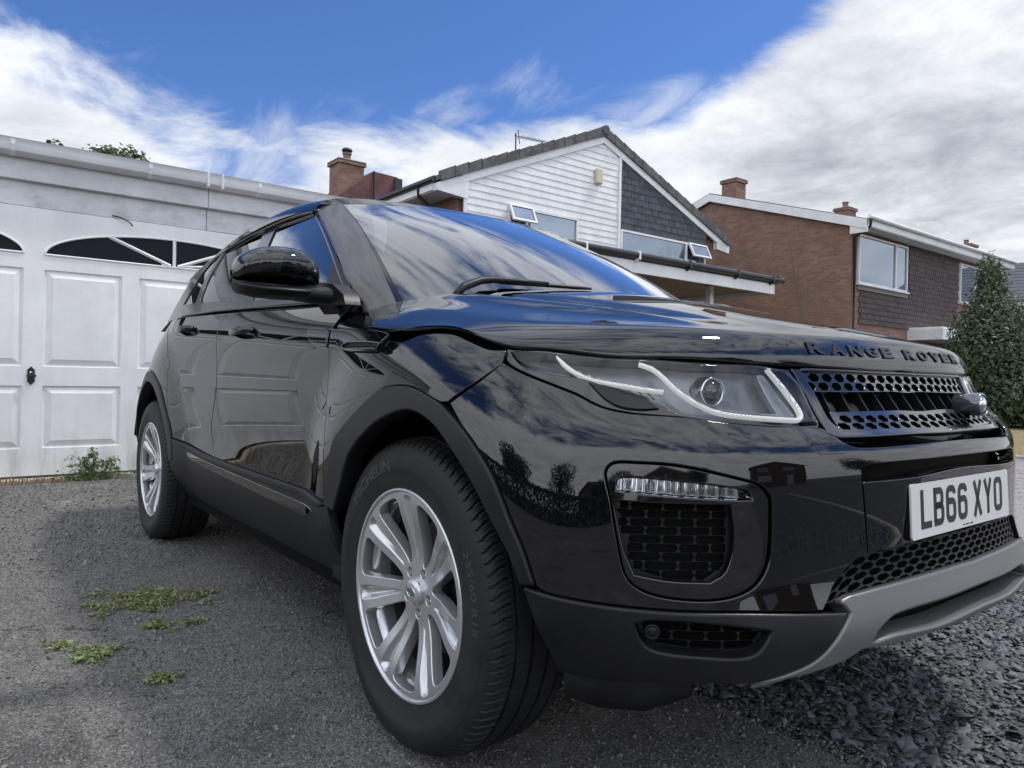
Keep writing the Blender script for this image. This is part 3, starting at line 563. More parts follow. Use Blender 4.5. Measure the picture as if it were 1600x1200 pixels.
# bonnet: whole clamshell, from the shut line round the nose back to the windscreen
def rear_edge():
    L = []
    for k, u in enumerate((8.05, 8.15, 8.25, 8.35)): pass
    return None
_be = [(7.97, 0.), (8.6, 0.), (10., 0.), (12., 0.), (14., 0.), (16.5, 0.), (19., 0.), (21., 0.), (23., 0.), (24.4, 0.), (25.03, 0.)]
_bu = np.linspace(7.97, 16.5, 60)
def bon_uv_of(x, y):
    k = np.argmin((_bp[..., 0]-x)**2+(_bp[..., 1]-y)**2); return float(_bgu.flat[k]), float(_bgv.flat[k])
_bgu, _bgv = np.meshgrid(np.linspace(7.5, 16.5, 500), np.linspace(0, 1, 301), indexing='ij'); _bp = bonnet(_bgu, _bgv)
def bonnet_mesh():
    """grid sheet over the rings; the last ring is welded along the spine; cut at the windscreen base"""
    u = np.concatenate([np.linspace(7.97, 16.5, 150), 33-np.linspace(7.97, 16.5, 150)[::-1][1:]])
    v = np.concatenate([np.linspace(0, V0, 26), np.linspace(V0, 1, 34)[1:]])
    U, Vv = np.meshgrid(u, v, indexing='ij'); P = bonnet(U, Vv); nu, nv = U.shape
    N_ = normals_of(bonnet, U, np.clip(Vv, .002, .998))
    # height-field normals inboard of the roll (smooth across the spine)
    h = 2e-3; x, y = P[..., 0], P[..., 1]
    gx = (bonnet_top(x+h, y)-bonnet_top(x-h, y))/(2*h); gy = (bonnet_top(x, y+h)-bonnet_top(x, y-h))/(2*h)
    H = np.stack([-gx, -gy, np.ones_like(gx)], -1); H /= np.linalg.norm(H, axis=-1, keepdims=True)
    N_ = np.where(N_[..., 2:] < 0, -N_, N_)
    w = smooth(V0*.85, V0*1.15, Vv)[..., None]; N_ = N_*(1-w)+H*w; N_ /= np.linalg.norm(N_, axis=-1, keepdims=True)
    # edge of the sheet turned in
    e0 = shell(u, shut_v(u)); n0 = normals_of(shell, u, shut_v(u)); n0e = n0*1.
    up = np.array([0, 0, 1.]); dn = up-n0*(n0@up)[:, None]; dn /= np.linalg.norm(dn, axis=1, keepdims=True)
    P = P.copy(); P[:, 0] = e0+n0*.0004+dn*.004
    r1 = e0+dn*.0022-n0*.0016; r2 = e0+dn*.002-n0*.03
    P2 = np.concatenate([r2[:, None], r1[:, None], P], 1); N2 = np.concatenate([-dn[:, None], (n0*.6-dn*.7)[:, None], N_], 1); nv += 2
    i = np.arange(nu*nv).reshape(nu, nv); F = np.stack([i[:-1, :-1], i[1:, :-1], i[1:, 1:], i[:-1, 1:]], -1).reshape(-1, 4)
    PP = P2.reshape(-1, 3); c = PP[F].mean(1); lim = -.43+.30*(1-(np.abs(c[:, 1])/.80)**2); ay = np.abs(c[:, 1])
    lim = np.where(ay > .72, lim-.10, lim); lim = np.where(ay > .832, -.462+np.clip(c[:, 2]-1.0, 0, 1)*.50, lim)
    F = F[c[:, 0] > lim]
    return mk('bonnet', PP, F, M_paint, CAR, normals=N2.reshape(-1, 3)/np.linalg.norm(N2.reshape(-1, 3), axis=1, keepdims=True))
BON_OB = bonnet_mesh()
# arch and sill cladding (matte)
def radial(c, pts): return pts
patch('wheel_arch_cladding', S_SHELL, [[tuple(q) for q in ARCH_OUT], [tuple(ARCH_OUT[-1]), tuple(ARCH_IN[-1])], [tuple(q) for q in ARCH_IN[::-1]], [tuple(ARCH_IN[0]), tuple(ARCH_OUT[0])]], M_clad, CAR, off=.009, gap=0, thick=.05, lip=.006, mirror=True)
patch('wheel_arch_cladding', S_SHELL, [ra_out, ra_in[::-1]], M_clad, CAR, off=.008, gap=0, thick=.05, lip=.006, mirror=True)
_zb = lambda x, z: inv_side(x, z)
patch('sill_cladding', S_SHELL, [[inv_side(-.405, .505), inv_side(-.385, .42), inv_side(-.35, .30)], [inv_side(-.35, .28), inv_side(-1.3, .275), inv_side(-2.25, .29)], [inv_side(-2.25, .29), inv_side(-2.22, .45), inv_side(-2.21, .53)], [tuple(o['sill_strip'][0][0]), tuple(o['sill_strip'][0][1]), (8.236, 2.607), inv_side(-.405, .505)]], M_clad, CAR, off=.004, gap=.001, thick=.03, lip=.006, mirror=True, holes=[])
patch('sill_strip', S_SHELL, o['sill_strip'], M_clad, CAR, off=.012, gap=.001, thick=.02, lip=.006, mirror=True)
patch('sill_insert', S_SHELL, o['sill_gloss'], M_gloss, CAR, off=.0085, gap=.0005, thick=.01, lip=.004, mirror=True)
cl = patch('bumper_cladding', S_SHELL, o['cladding'], M_clad, CAR, off=lambda A: .006+0*A[:, 0], gap=.001, thick=.03, lip=.006, mirror=True, holes=[o['clad_intake']], hole_thick=.04)
# silver skid plate: shelf, ridge, face
skid = patch('skid_plate', S_SHELL, sym(o['skid']), M_silver, CAR, off=.007, gap=.0005, thick=.04, lip=.006, holes=[loop_of(S_SHELL, sym(o['skid_open']), .01)], hole_thick=.05, grid=.012)
# headlamp area
TRIM = patch('headlamp_trim', S_SHELL, o['head_trim'], M_gloss, CAR, off=-.008, gap=.001, thick=.03, mirror=True, holes=[o['lens']])
patch('trim_insert', S_SHELL, o['trim_insert'], M_clad, CAR, off=-.003, gap=0, thick=.006, mirror=True)
def headlamp():
    hs = patch('headlamp', S_SHELL, o['lens'], M_lampin, CAR, off=-.045, gap=0, thick=.002, lip=.001, mirror=True, label=None)
    for side, hl in zip((1, -1), hs):
        def P(A, off): return (S_SHELL.P(A)+S_SHELL.N(A)*off)*[1, side, 1]
        ls = patch('lens', S_SHELL, o['lens'], M_lens, hl, off=-.001, gap=.0008, thick=.006, lip=.003)
        if side < 0:
            me = ls.data; co = np.empty(len(me.vertices)*3, np.float32); me.vertices.foreach_get('co', co); co = co.reshape(-1, 3); co[:, 1] *= -1; me.vertices.foreach_set('co', co.ravel()); me.flip_normals()
        def ribbon(name, lines, w, off, m, depth=.008):
            for nm in lines:
                pl = [S_SHELL.ab(seg) for seg in o[nm]]; A = np.concatenate([catmull(x, .006) for x in pl]+[pl[-1][-1:]])
                keep = np.concatenate([[True], np.linalg.norm(np.diff(A, axis=0), axis=1) > .0015]); A = A[keep]
                Am = A.copy()
                for _ in range(2): Am[1:-1] = (A[:-2]+2*A[1:-1]+A[2:])/4; A = Am.copy()
                t = np.gradient(A, axis=0); t /= np.linalg.norm(t, axis=1, keepdims=True)+1e-12; nn = np.stack([-t[:, 1], t[:, 0]], 1)
                ww = w*np.interp(np.linspace(0, 1, len(A)), [0, .08, 1], [.45, 1, .8])[:, None]
                rows = [P(A-nn*ww*.5, off-depth), P(A-nn*ww*.5, off), P(A-nn*ww*.25, off+.0025), P(A, off+.001), P(A+nn*ww*.25, off+.0025), P(A+nn*ww*.5, off), P(A+nn*ww*.5, off-depth)]
                n = len(A); V = np.concatenate(rows); F = [(j*n+i, j*n+i+1, (j+1)*n+i+1, (j+1)*n+i) for j in range(6) for i in range(n-1)]
                mk(name, V, F, m, hl, smooth_=False)
        ribbon('light_strip', ['drl_a', 'drl_b'], .0098, -.012, M_led)
        # brushed inner panel of the lamp and stepped reflector
        pn = patch('reflector', S_SHELL, o['drl_inner'], M_lampgrey, hl, off=-.022, gap=0, thick=.01)
        if side < 0:
            me = pn.data; co = np.empty(len(me.vertices)*3, np.float32); me.vertices.foreach_get('co', co); co = co.reshape(-1, 3); co[:, 1] *= -1; me.vertices.foreach_set('co', co.ravel()); me.flip_normals()
        # projector: ring, bowl and glass ball, looking forwards
        c = P(S_SHELL.ab([(13.42, 7.93)]), -.030)[0]; rot = Vector((1., -.18*side, 0.)).to_track_quat('Z', 'Y').to_matrix().to_4x4(); T = Matrix.Translation(Vector(c)) @ rot
        MB().lathe([(.0, .019), (.010, .0175), (.019, .012), (.0235, .003)], 32, T).build('projector_lens', M_gloss, hl, smooth_=True)
        MB().lathe([(.0235, -.004), (.0235, .006), (.0285, .008), (.0295, .004), (.0295, -.02)], 40, T).build('projector_ring', M_chrome, hl, smooth_=True)
        # ribbed side reflector behind the strips
        for k in range(9):
            A0 = S_SHELL.ab([(11.5+k*.13, 8.06-.02*k)]); A1 = S_SHELL.ab([(11.62+k*.13, 7.90-.03*k)])
            p0, p1 = P(A0, -.030)[0], P(A1, -.030)[0]
            MB().tube([p0, p1], .0035, 5).build('reflector_rib', M_lampgrey, hl)
headlamp()
washer = patch('washer_cover', S_SHELL, o['washer'], M_paint, CAR, off=.0012, gap=0, thick=.003, mirror=True, lip=.0015, hstep=.006)
# grille
GF = patch('grille_frame', S_SHELL, sym(o['grille_frame']), M_gloss, CAR, off=-.006, gap=.001, thick=.05, lip=.004, holes=[loop_of(S_SHELL, sym(o['grille_open']), .01)], hole_thick=.03)
def hexes(S, poly, ax, az, wall, rows, z0, dz, xoff=0., flat=.5):
    """hexagonal openings inside the polygon (ab); ax, az = half pitch sizes"""
    out = []; mn, mx = poly.min(0), poly.max(0); nx = int((mx[0]-mn[0])/(2*ax))+3
    for r in range(rows):
        b = z0+r*dz
        for k in range(nx):
            a = mn[0]-ax+xoff+(k+(.5 if r % 2 else 0))*2*ax
            hw, hh = ax-wall/2, az-wall/2
            q = flat; H = np.array([(a-hw, b), (a-hw*q, b-hh), (a+hw*q, b-hh), (a+hw, b), (a+hw*q, b+hh), (a-hw*q, b+hh)])
            out.append(H)
    return out
def honey(name, S, outline, m, parent, ax, az, wall, off, thick, mirror=False, clip=True, curve=None, rowdz=None, lip=.0008, partial=True, flat=.5, nrows=None):
    lo = outline if isinstance(outline, np.ndarray) else loop_of(S, outline, .01)
    if area(lo) < 0: lo = lo[::-1]
    mn, mx = lo.min(0), lo.max(0); dz = rowdz or az*2-wall*.2
    rows = nrows or int((mx[1]-mn[1])/dz)+2; hs = []
    c0 = (mn[1]+mx[1])/2-(rows-1)*dz/2 if curve is None or nrows is None else curve.c0-(rows-1)*dz/2
    for H in hexes(S, lo, ax, az, wall, rows, c0, dz, flat=flat):
        if curve is not None: H = H+np.stack([0*H[:, 0], curve(H[:, 0])], 1)
        # subdivide edges so that partial cells can be cut at the border
        ins = inside(H, lo)
        if ins.all():
            if not seg_dist(H, lo, wall*.6).any(): hs.append(H); continue
        if partial and ins.any():
            D = np.concatenate([H+(np.roll(H, -1, 0)-H)*t for t in (0, .25, .5, .75)]); ang = np.arctan2(D[:, 1]-H[:, 1].mean(), D[:, 0]-H[:, 0].mean()); D = D[np.argsort(ang)]
            D = D[inside(D, lo)]; c = D.mean(0)
            d2 = ((D[:, None, :]-lo[None])**2).sum(2).min(1); D = D[d2 > (wall*.5)**2]
            if len(D) > 5 and abs(area(D)) > .16*(ax*az*2.6): hs.append(D)
    return patch(name, S, lo, m, parent, holes=[np.array(h) for h in hs], off=off, gap=0, lip=lip, thick=thick, grid=.2, raw=True, mirror=mirror)
_row_ = lambda a0, f: f
# curvature of the rows so that they follow the bonnet edge
gu = loop_of(S_SHELL, sym(o['grille_up']), .01); gl = loop_of(S_SHELL, sym(o['grille_low']), .01)
am = S_SHELL.ab([(16.5, 8)])[0][0]
def curve_of(line_top, line_bot):
    t = S_SHELL.ab(line_top); b = S_SHELL.ab(line_bot)
    def half(A, L): return np.interp(am-np.abs(A-am), *(lambda q: (q[:, 0], q[:, 1]))(L[np.argsort(L[:, 0])]))
    c0 = (half(np.array([am]), t)+half(np.array([am]), b))/2
    f = lambda A: (half(A, t)+half(A, b))/2-c0
    f.c0 = float(c0[0]); return f
HEXU = honey('grille_mesh', S_SHELL, gu, M_gloss, CAR, .0235, .0125, .0062, -.012, .009, curve=curve_of(o['grille_up'][0], o['grille_up'][-1]), rowdz=.0215, lip=.0012, nrows=2)
HEXL = honey('grille_mesh', S_SHELL, gl, M_gloss, CAR, .0235, .0150, .0062, -.010, .009, curve=curve_of(o['grille_low'][0], o['grille_low'][-1]), rowdz=.0260, lip=.0012, nrows=2)
# vanes, horns and pod in the gap between the two bands
for k in range(-6, 7):
    u = 16.5+(k*.075 if False else 0); A = np.array([[am+k*.072, S_SHELL.ab([(16, 7.92)])[0][1]]]); p = S_SHELL.P(A)[0]; n = S_SHELL.N(A)[0]
    T = Matrix.Translation(Vector(p-n*.045)) @ Vector(n).to_track_quat('X', 'Z').to_matrix().to_4x4()
    MB().box((-.02, -.0022, -.035), (.022, .0022, .035), T).build('grille_vane', M_clad, CAR)
for k in (-4.5, -3.0):
    A = np.array([[am+k*.072, S_SHELL.ab([(16, 7.85)])[0][1]]]); p = S_SHELL.P(A)[0]; n = S_SHELL.N(A)[0]
    T = Matrix.Translation(Vector(p-n*.055)) @ Vector(n).to_track_quat('Z', 'Y').to_matrix().to_4x4()
    MB().lathe([(0, .016), (.014, .014), (.024, .006), (.028, -.01)], 20, T).build('horn', M_dash, CAR, smooth_=True)
# lower grille, fog lamp pockets, small intakes
LG = honey('lower_grille', S_SHELL, loop_of(S_SHELL, sym(o['low_grille']), .01), M_clad, CAR, .0215, .0072, .0026, -.010, .007, curve=curve_of(o['low_grille'][0], o['low_grille'][-1]), rowdz=.0132, flat=.52)
honey('fog_grille', S_SHELL, o['fog_mesh'], M_clad, CAR, .030, .0080, .0012, -.024, .003, mirror=True, rowdz=.0152, flat=.86, lip=.0004)
honey('corner_grille', S_SHELL, o['clad_intake'], M_clad, CAR, .030, .0090, .0014, -.020, .003, mirror=True, rowdz=.0172, flat=.86, lip=.0004)
fb = patch('fog_lamp_bezel', S_SHELL, o['fog_open'], M_gloss, CAR, off=-.007, gap=0, thick=.02, lip=.003, mirror=True, holes=[o['fog_mesh'], o['fog_lamp']])
fl = patch('fog_lamp', S_SHELL, o['fog_lamp'], M_chrome, CAR, off=lambda A: -.030+.004*np.sin(A[:, 0]*160), gap=0, thick=.004, lip=.002, mirror=True, grid=.006)
for side, f_ in zip((1, -1), fl):
    q = patch('lens', S_SHELL, o['fog_lamp'], M_lens, f_, off=-.010, gap=.0006, thick=.014, lip=.003)
    if side < 0:
        me = q.data; co = np.empty(len(me.vertices)*3, np.float32); me.vertices.foreach_get('co', co); co = co.reshape(-1, 3); co[:, 1] *= -1; me.vertices.foreach_set('co', co.ravel()); me.flip_normals()
patch('grille_backing', S_SHELL, [[(12.2, 5.1), (13.7, 4.9)], [(13.7, 4.9), (13.75, 2.9)], [(13.75, 2.9), (12.35, 3.0)], [(12.35, 3.0), (12.2, 5.1)]], M_hull, CAR, off=-.036, gap=0, mirror=True)
# parking sensors
def at_uv(u, v, off=0.): A = S_SHELL.ab([(u, v)]); return S_SHELL.P(A)[0]+S_SHELL.N(A)[0]*off, S_SHELL.N(A)[0]
for u, v, of_, mm in ((12.62, 2.26, -.004, M_clad),):
    for sd in (1, -1):
        p, n = at_uv(u, v, of_); p = p*[1, sd, 1]; n = n*[1, sd, 1]; T = Matrix.Translation(Vector(p)) @ Vector(n).to_track_quat('Z', 'Y').to_matrix().to_4x4()
        MB().lathe([(0, .003), (.009, .003), (.010, .0015), (.010, .002), (.013, .0025), (.0145, .0), (.015, -.01)], 24, T).build('parking_sensor', mm, CAR, smooth_=True)
# bonnet letters
def bon_at(y, z):
    k = np.argmin((_bp2[..., 1]-y)**2*1.+(_bp2[..., 2]-z)**2*1.+(_bg2v > .45)*1.); return float(_bg2u.flat[k]), float(_bg2v.flat[k])
_bg2u, _bg2v = np.meshgrid(np.linspace(11.5, 21.5, 1000), np.linspace(0, .5, 201), indexing='ij'); _bp2 = bonnet(_bg2u, _bg2v)
M_letter = mat('letter_black', (.006, .006, .007), .35)
LY = [s*(.058+.072*k) for s, ks in ((-1, (4, 3, 2, 1, 0)), (1, (0, 1, 2, 3, 4))) for k in ks]
for ch, yc in zip('RANGEROVER', LY):
    V, F = text_mesh(ch, .052, .0015, .0016)
    V[:, 0] -= (V[:, 0].min()+V[:, 0].max())/2; w = V[:, 0].max()-V[:, 0].min(); h = V[:, 1].max(); V[:, 1] -= V[:, 1].min(); V[:, 1] -= (V[:, 1].max())/2
    V[:, 0] *= .050/w; V[:, 1] *= .026/h
    u0, v0 = bon_at(yc, .945); h_ = 1e-3
    p = bonnet(np.array(u0), np.array(v0)); n = normals_of(bonnet, np.array(u0), np.array(v0))
    if n[2] < 0: n = -n
    t = bonnet(np.array(u0+h_), np.array(v0))-p; t /= np.linalg.norm(t); up = np.cross(n, t)
    if up[2] < 0: up = -up
    W_ = p+V[:, :1]*t+V[:, 1:2]*up+(V[:, 2:3]+.0014)*n
    mk('bonnet_letter', W_, F, M_letter, CAR, smooth_=False)
# ---------------------------------------------------------------- dark inner body, arches, floor
def hull_mask(c):
    ok = np.ones(len(c), bool)
    for wx in (0., -2.66): ok &= ~((np.hypot(c[:, 0]-wx, c[:, 2]-.38) < .475) & (np.abs(c[:, 1]) > .5))
    return ok & ~((c[:, 2] < .30) & (c[:, 0] > .3))
grid_surf('inner_body', shell, np.linspace(0, 32.999, 331), np.linspace(.3, 8.9, 60), M_hull, CAR, off=-.052, mask=hull_mask)
def arch_liner(wx):
    for s in (1, -1):
        V = []; F = []; n = 28
        for k in range(n+1):
            a = math.radians(-4+188*k/n); r = .468
            V += [(wx+r*math.cos(a), s*.55, .38+r*math.sin(a)), (wx+r*math.cos(a), s*(.925 if .38+r*math.sin(a) > .5 else .86), .38+r*math.sin(a))]
        for k in range(n): F.append((2*k, 2*k+1, 2*k+3, 2*k+2))
        c = len(V); V.append((wx, s*.55, .38)); F += [(2*k, 2*k+2, c) for k in range(n)]
        mk('wheel_arch_liner', V, F, M_hull, CAR)
arch_liner(0.); arch_liner(-2.66)
MB().box((-3.3, -.60, .235), (.42, .60, .30)).box((-2.25, -.84, .24), (-.40, .84, .31)).build('underbody', M_hull, CAR)
MB().prism([(.36, -.74), (.52, -.68), (.66, -.45), (.70, 0), (.66, .45), (.52, .68), (.36, .74)], .315, .345).build('engine_undertray', M_clad, CAR)
for s in (1, -1):
    MB().box((-.52, s*.84-.03, .27), (-.365, s*.84+.03, .49), bev=.01).build('sill_end', M_clad, CAR)
# air deflector under the bumper corner
for s in (1, -1):
    pts = [(.47, -.84), (.53, -.81), (.595, -.755), (.64, -.68)]
    V = []; F = []
    for i, (x, y) in enumerate(pts):
        V += [(x-.004, y*s, .345), (x+.002, y*s-.004*s, .30), (x-.01, y*s+.012*s, (.262, .254, .256, .280)[i]), (x-.02, y*s+.03*s, (.262, .254, .256, .280)[i]), (x-.05, y*s+.05*s, .30)]
    for i in range(3):
        for j in range(4): a = i*5+j; F.append((a, a+5, a+6, a+1) if s > 0 else (a+1, a+6, a+5, a))
    mk('air_deflector', V, F, M_clad, CAR)
# ---------------------------------------------------------------- wheels
def tyre_mesh():
    prof = [(.098, .2365), (.106, .2395), (.1125, .243), (.1135, .246), (.116, .256), (.1195, .272), (.1212, .288), (.1220, .290), (.1222, .300), (.1220, .312), (.1208, .322), (.1196, .326), (.1188, .3265), (.1165, .335), (.1125, .3435), (.1065, .350), (.1035, .3525), (.100, .3550), (.095, .3580), (.088, .3605), (.079, .3625), (.070, .3638)]
    tread = []
    w = .0665
    for g in (.0625, .0215):
        tread += [(g+.0042, .3640+(.0625-g)*.06), (g+.0032, .3575), (g-.0032, .3575), (g-.0042, .3645+(.0625-g)*.06)]
        if g == .0625: tread += [(.042, .3660)]
    tread += [(.0, .3680)]
    half = prof+tread; full = half+[(-a, b) for a, b in half[::-1][1:]]
    W_ = np.array([a for a, b in full]); R_ = np.array([b for a, b in full]); n = 1380; th = np.arange(n)*2*math.pi/n
    W2, T2 = np.meshgrid(W_, th, indexing='ij'); R2 = np.repeat(R_[:, None], n, 1)
    aw = np.abs(W2)
    # lateral shoulder cuts: every second one deep, curved, with thin sipes between
    ph = (T2*(92/(2*math.pi))+ .9*np.clip((aw-.066)/.05, 0, 1)**2+np.where(W2 < 0, .37, 0)) % 1.
    cut = (np.abs(ph-.5) < .085)*.0055; cut2 = (np.abs(ph-.02) < .03)*.0016+(np.abs(ph-.98) < .02)*.0016
    zone = smooth(.0672, .069, aw)*(1-smooth(.1075, .1155, aw)); R2 = R2-(cut*zone+cut2*zone*(1-smooth(.098, .102, aw)))
    rib = (aw < .058) & (R2 > .361); ph2 = (T2*(120/(2*math.pi))+W2*14) % 1.; R2 = R2-np.where(rib & (ph2 < .12), .0016, 0)
    Z = R2*np.sin(T2); X = R2*np.cos(T2)
    # contact patch and bulge
    fl = np.clip(-.362-Z, 0, 1); Z = np.maximum(Z, -.3620); W2 = W2*(1+.10*smooth(.60, 1., -np.sin(T2))*smooth(.25, .31, R2)*(1-smooth(.33, .36, R2)))
    P = np.stack([X, -W2, Z], -1); m_ = len(full)
    i = np.arange(m_*n).reshape(m_, n); j = np.roll(i, -1, 1)
    F = np.stack([i[:-1], j[:-1], j[1:], i[1:]], -1).reshape(-1, 4)
    return P.reshape(-1, 3), np.ascontiguousarray(F)
def rim_depth(r, th, NS=7, ph0=math.radians(90)):
    """outboard position of the rim face"""
    base = .078+.0335*smooth(.07, .236, r)
    a = (th-ph0+math.pi/NS) % (2*math.pi/NS)-math.pi/NS; lat = np.abs(a)*r
    vw = .0025+.0150*smooth(.07, .215, r)
    val = (1-smooth(vw*.2, vw*1.1, lat))*smooth(.075, .115, r)*.0125*(1-smooth(.218, .231, r))
    return base-val
class RimSurf(Surf):
    def __init__(s): pass
    def ab(s, Q): return np.asarray(Q, float)
    def P(s, A):
        A = np.asarray(A, float); r = np.hypot(A[:, 0], A[:, 1]); th = np.arctan2(A[:, 1], A[:, 0])
        return np.stack([A[:, 0], -rim_depth(r, th), A[:, 1]], -1)
S_RIM = RimSurf()
M_barrel = mat('shaded_inner_barrel', (.055, .052, .05), .6, metal=.3)  # shade behind the spokes put into the inner barrel colour
def make_wheel():
    root = empty('wheel', (0, -.8105, .362)); root.parent = CAR
    V, F = tyre_mesh(); ty = mk('tyre', V, F, M_rubber, root, sharp=38)
    # face with seven openings and five bolt pockets
    outer = np.array([(.2362*math.cos(a), .2362*math.sin(a)) for a in np.linspace(0, 2*math.pi, 220, endpoint=False)])
    holes = []
    for k in range(7):
        c = math.radians(90)+(k+.5)*2*math.pi/7; T = lambda r, w: (r*math.cos(c)-w*math.sin(c), r*math.sin(c)+w*math.cos(c))
        h = [(.067, 0), (.072, .0065), (.086, .0125), (.115, .0220), (.15, .0330), (.185, .0440), (.204, .0495), (.2135, .0465), (.2195, .032), (.2220, 0)]
        pts = [T(*q) for q in h]+[T(a, -b) for a, b in h[::-1][1:-1]]
        holes.append(np.array(catmull(pts+[pts[0]], .006)))
    for k in range(5):
        a = math.radians(133)+k*2*math.pi/5; cx, cy = .0515*math.cos(a), .0515*math.sin(a)
        holes.append(np.array([(cx+.0112*math.cos(t), cy+.0112*math.sin(t)) for t in np.linspace(0, 2*math.pi, 18, endpoint=False)]))
    def keep(h): return h
    rimf = patch('rim', S_RIM, outer, M_alloy, root, raw=True, holes=holes, off=0., gap=0, lip=.0022, thick=.02, hole_thick=.026, grid=.0024, draft=.002)
    # barrel and lip
    MB().lathe([(.2335, .098), (.2362, .1135), (.2385, .1162), (.2430, .1168), (.2455, .1150), (.2458, .1120), (.2440, .107)], 160, Matrix.Rotation(math.radians(90), 4, 'X')).build('rim_lip', M_alloy, rimf, smooth_=True)
    MB().lathe([(.2335, .106), (.2335, .080), (.2240, .0765), (.2200, .055), (.2170, .030)], 96, Matrix.Rotation(math.radians(90), 4, 'X')).build('rim_barrel', M_alloy, rimf, smooth_=True)
    MB().lathe([(.2170, .030), (.2130, -.02), (.2150, -.09), (.225, -.11)], 64, Matrix.Rotation(math.radians(90), 4, 'X')).build('rim_inner_barrel', M_barrel, rimf, smooth_=True)
    MB().lathe([(0, .095), (.020, .0945), (.0275, .0925), (.0310, .089), (.0318, .084), (.0318, .070)], 40, Matrix.Rotation(math.radians(90), 4, 'X')).build('hub_cap', M_alloy, root, smooth_=True)
    T = Matrix.Rotation(math.radians(90), 4, 'X') @ Matrix.Translation((0, 0, .0942)) @ Matrix.Diagonal((1, .62, 1, 1))
    MB().lathe([(0, .0012), (.0150, .0010), (.0165, .0)], 32, T).build('badge', M_green, root, smooth_=True)
    MB().lathe([(.0165, .0), (.0165, .0016), (.0185, .0016), (.0192, .0)], 32, T).build('badge_ring', M_chrome, root, smooth_=True)
    for s_, dx, dz in (('LAND', -.001, .0012), ('ROVER', .001, -.0052)):
        V, F = text_mesh(s_, .0062, .0002); mk('badge_lettering', [(v[0]+dx, -.0958-v[2], v[1]+dz) for v in V], F, M_chrome, root, smooth_=False)
    for k in range(5):
        a = math.radians(133)+k*2*math.pi/5; M_ = Matrix.Translation((.0515*math.cos(a), 0, .0515*math.sin(a))) @ Matrix.Rotation(math.radians(90), 4, 'X')
        MB().lathe([(0, .069), (.0065, .069), (.0078, .067), (.0085, .045)], 6, M_).build('wheel_nut', M_chrome, root)
    MB().lathe([(.0, .045), (.055, .045), (.062, .02), (.075, .012), (.155, .012), (.160, .008), (.160, -.012), (.075, -.012)], 64, Matrix.Rotation(math.radians(90), 4, 'X')).build('brake_disc', M_iron, root, smooth_=False)
    MB().box((.06, .0-.035, -.07), (.175, .03, .08), bev=.01).build('brake_caliper', M_clad, root)
    MB().tube([(-.062, -.085, -.197), (-.066, -.104, -.186)], [.0042, .0035], 8).build('valve', M_hull, root)
    # raised sidewall lettering
    def arc_text(s_, r, a_mid, size, stretch=1., m=M_rubber2):
        V, F = text_mesh(s_, size, .0, .0); V[:, 0] *= stretch
        b_ = bmesh.new(); vv = [b_.verts.new(v) for v in V]
        for f_ in F:
            try: b_.faces.new([vv[i] for i in f_])
            except ValueError: pass
        bmesh.ops.triangulate(b_, faces=b_.faces[:])
        for _ in range(3):
            le = [e for e in b_.edges if e.calc_length() > .007]
            if le: bmesh.ops.subdivide_edges(b_, edges=le, cuts=1); bmesh.ops.triangulate(b_, faces=b_.faces[:])
        b_.verts.index_update(); V = np.array([v.co[:] for v in b_.verts]); F = [tuple(v.index for v in f_.verts) for f_ in b_.faces]; b_.free()
        a = a_mid-V[:, 0]/r; rr = r+V[:, 1]-size*.35
        wv = np.interp(rr, [.256, .272, .288, .300, .312, .322, .335, .3435], [.116, .1195, .1212, .1222, .1220, .1208, .1165, .1125])+.0007
        mk('tyre_lettering', np.stack([rr*np.cos(a), -wv, rr*np.sin(a)], 1), F, m, ty, smooth_=False)
    for am_ in (math.radians(123), math.radians(-72)): arc_text('MICHELIN', .303, am_, .040, 1.25)
    arc_text('235/60 R18', .303, math.radians(14), .030, 1.25)
    return root
wh = make_wheel()
for i, (x, y, rz, sp) in enumerate(((0, -.8105, 0, 0), (-2.66, -.814, 0, 17), (0, .8105, 180, 40), (-2.66, .814, 180, 9))):
    w_ = wh if i == 0 else copy_tree(wh, CAR); w_.location = (x, y, .362); w_.rotation_euler = (0, 0, math.radians(rz))
# ---------------------------------------------------------------- greenhouse
M_frame = mat('window_frame_black', (.010, .010, .011), .22, coat=.2)
M_pillar = mat('pillar_dusty_black', (.030, .029, .029), .36, coat=.35, var=(9, .35, .08), bump=(160, .10, .0005))
def sidepoly(pts): return [list(pts)]
af = o['a_front'][0]      # front edge of the side, from the roof down to the belt
A0 = [(-1.20, 1.517), (-1.10, 1.470), (-.95, 1.395), (-.768, 1.293), (-.573, 1.176), (-.43, 1.086)]
top_line = [(x, float(roof_z(x))-.080) for x in (-1.28, -1.45, -1.8, -2.2, -2.6, -3.0)]
belt = lambda x: float(np.interp(x, [-3.4, -2.66, -1.5, -.9, -.4], [1.170, 1.163, 1.130, 1.105, 1.083]))
sp_segs = [A0, [A0[-1], (-.9, belt(-.9)), (-1.5, belt(-1.5)), (-2.2, belt(-2.2)), (-3.12, 1.168)], [(-3.12, 1.168), (-3.14, 1.44)], [(-3.14, 1.44)]+top_line[::-1]+[A0[0]]]
patch('side_window_frame', S_SIDE, sp_segs, M_frame, CAR, gap=0, thick=.03, mirror=True, holes=[o['g_front'], o['g_rear'], o['g_quarter']], grid=.03)
for nm, gm, lb in (('g_front', M_glassS, 'clear front door window'), ('g_rear', M_glassD, 'dark privacy glass in the rear door'), ('g_quarter', M_glassD, 'dark rear quarter glass')):
    patch('side_window', S_SIDE, o[nm], gm, CAR, off=-.006, gap=0, thick=.004, mirror=True, grid=.03, rim=False)
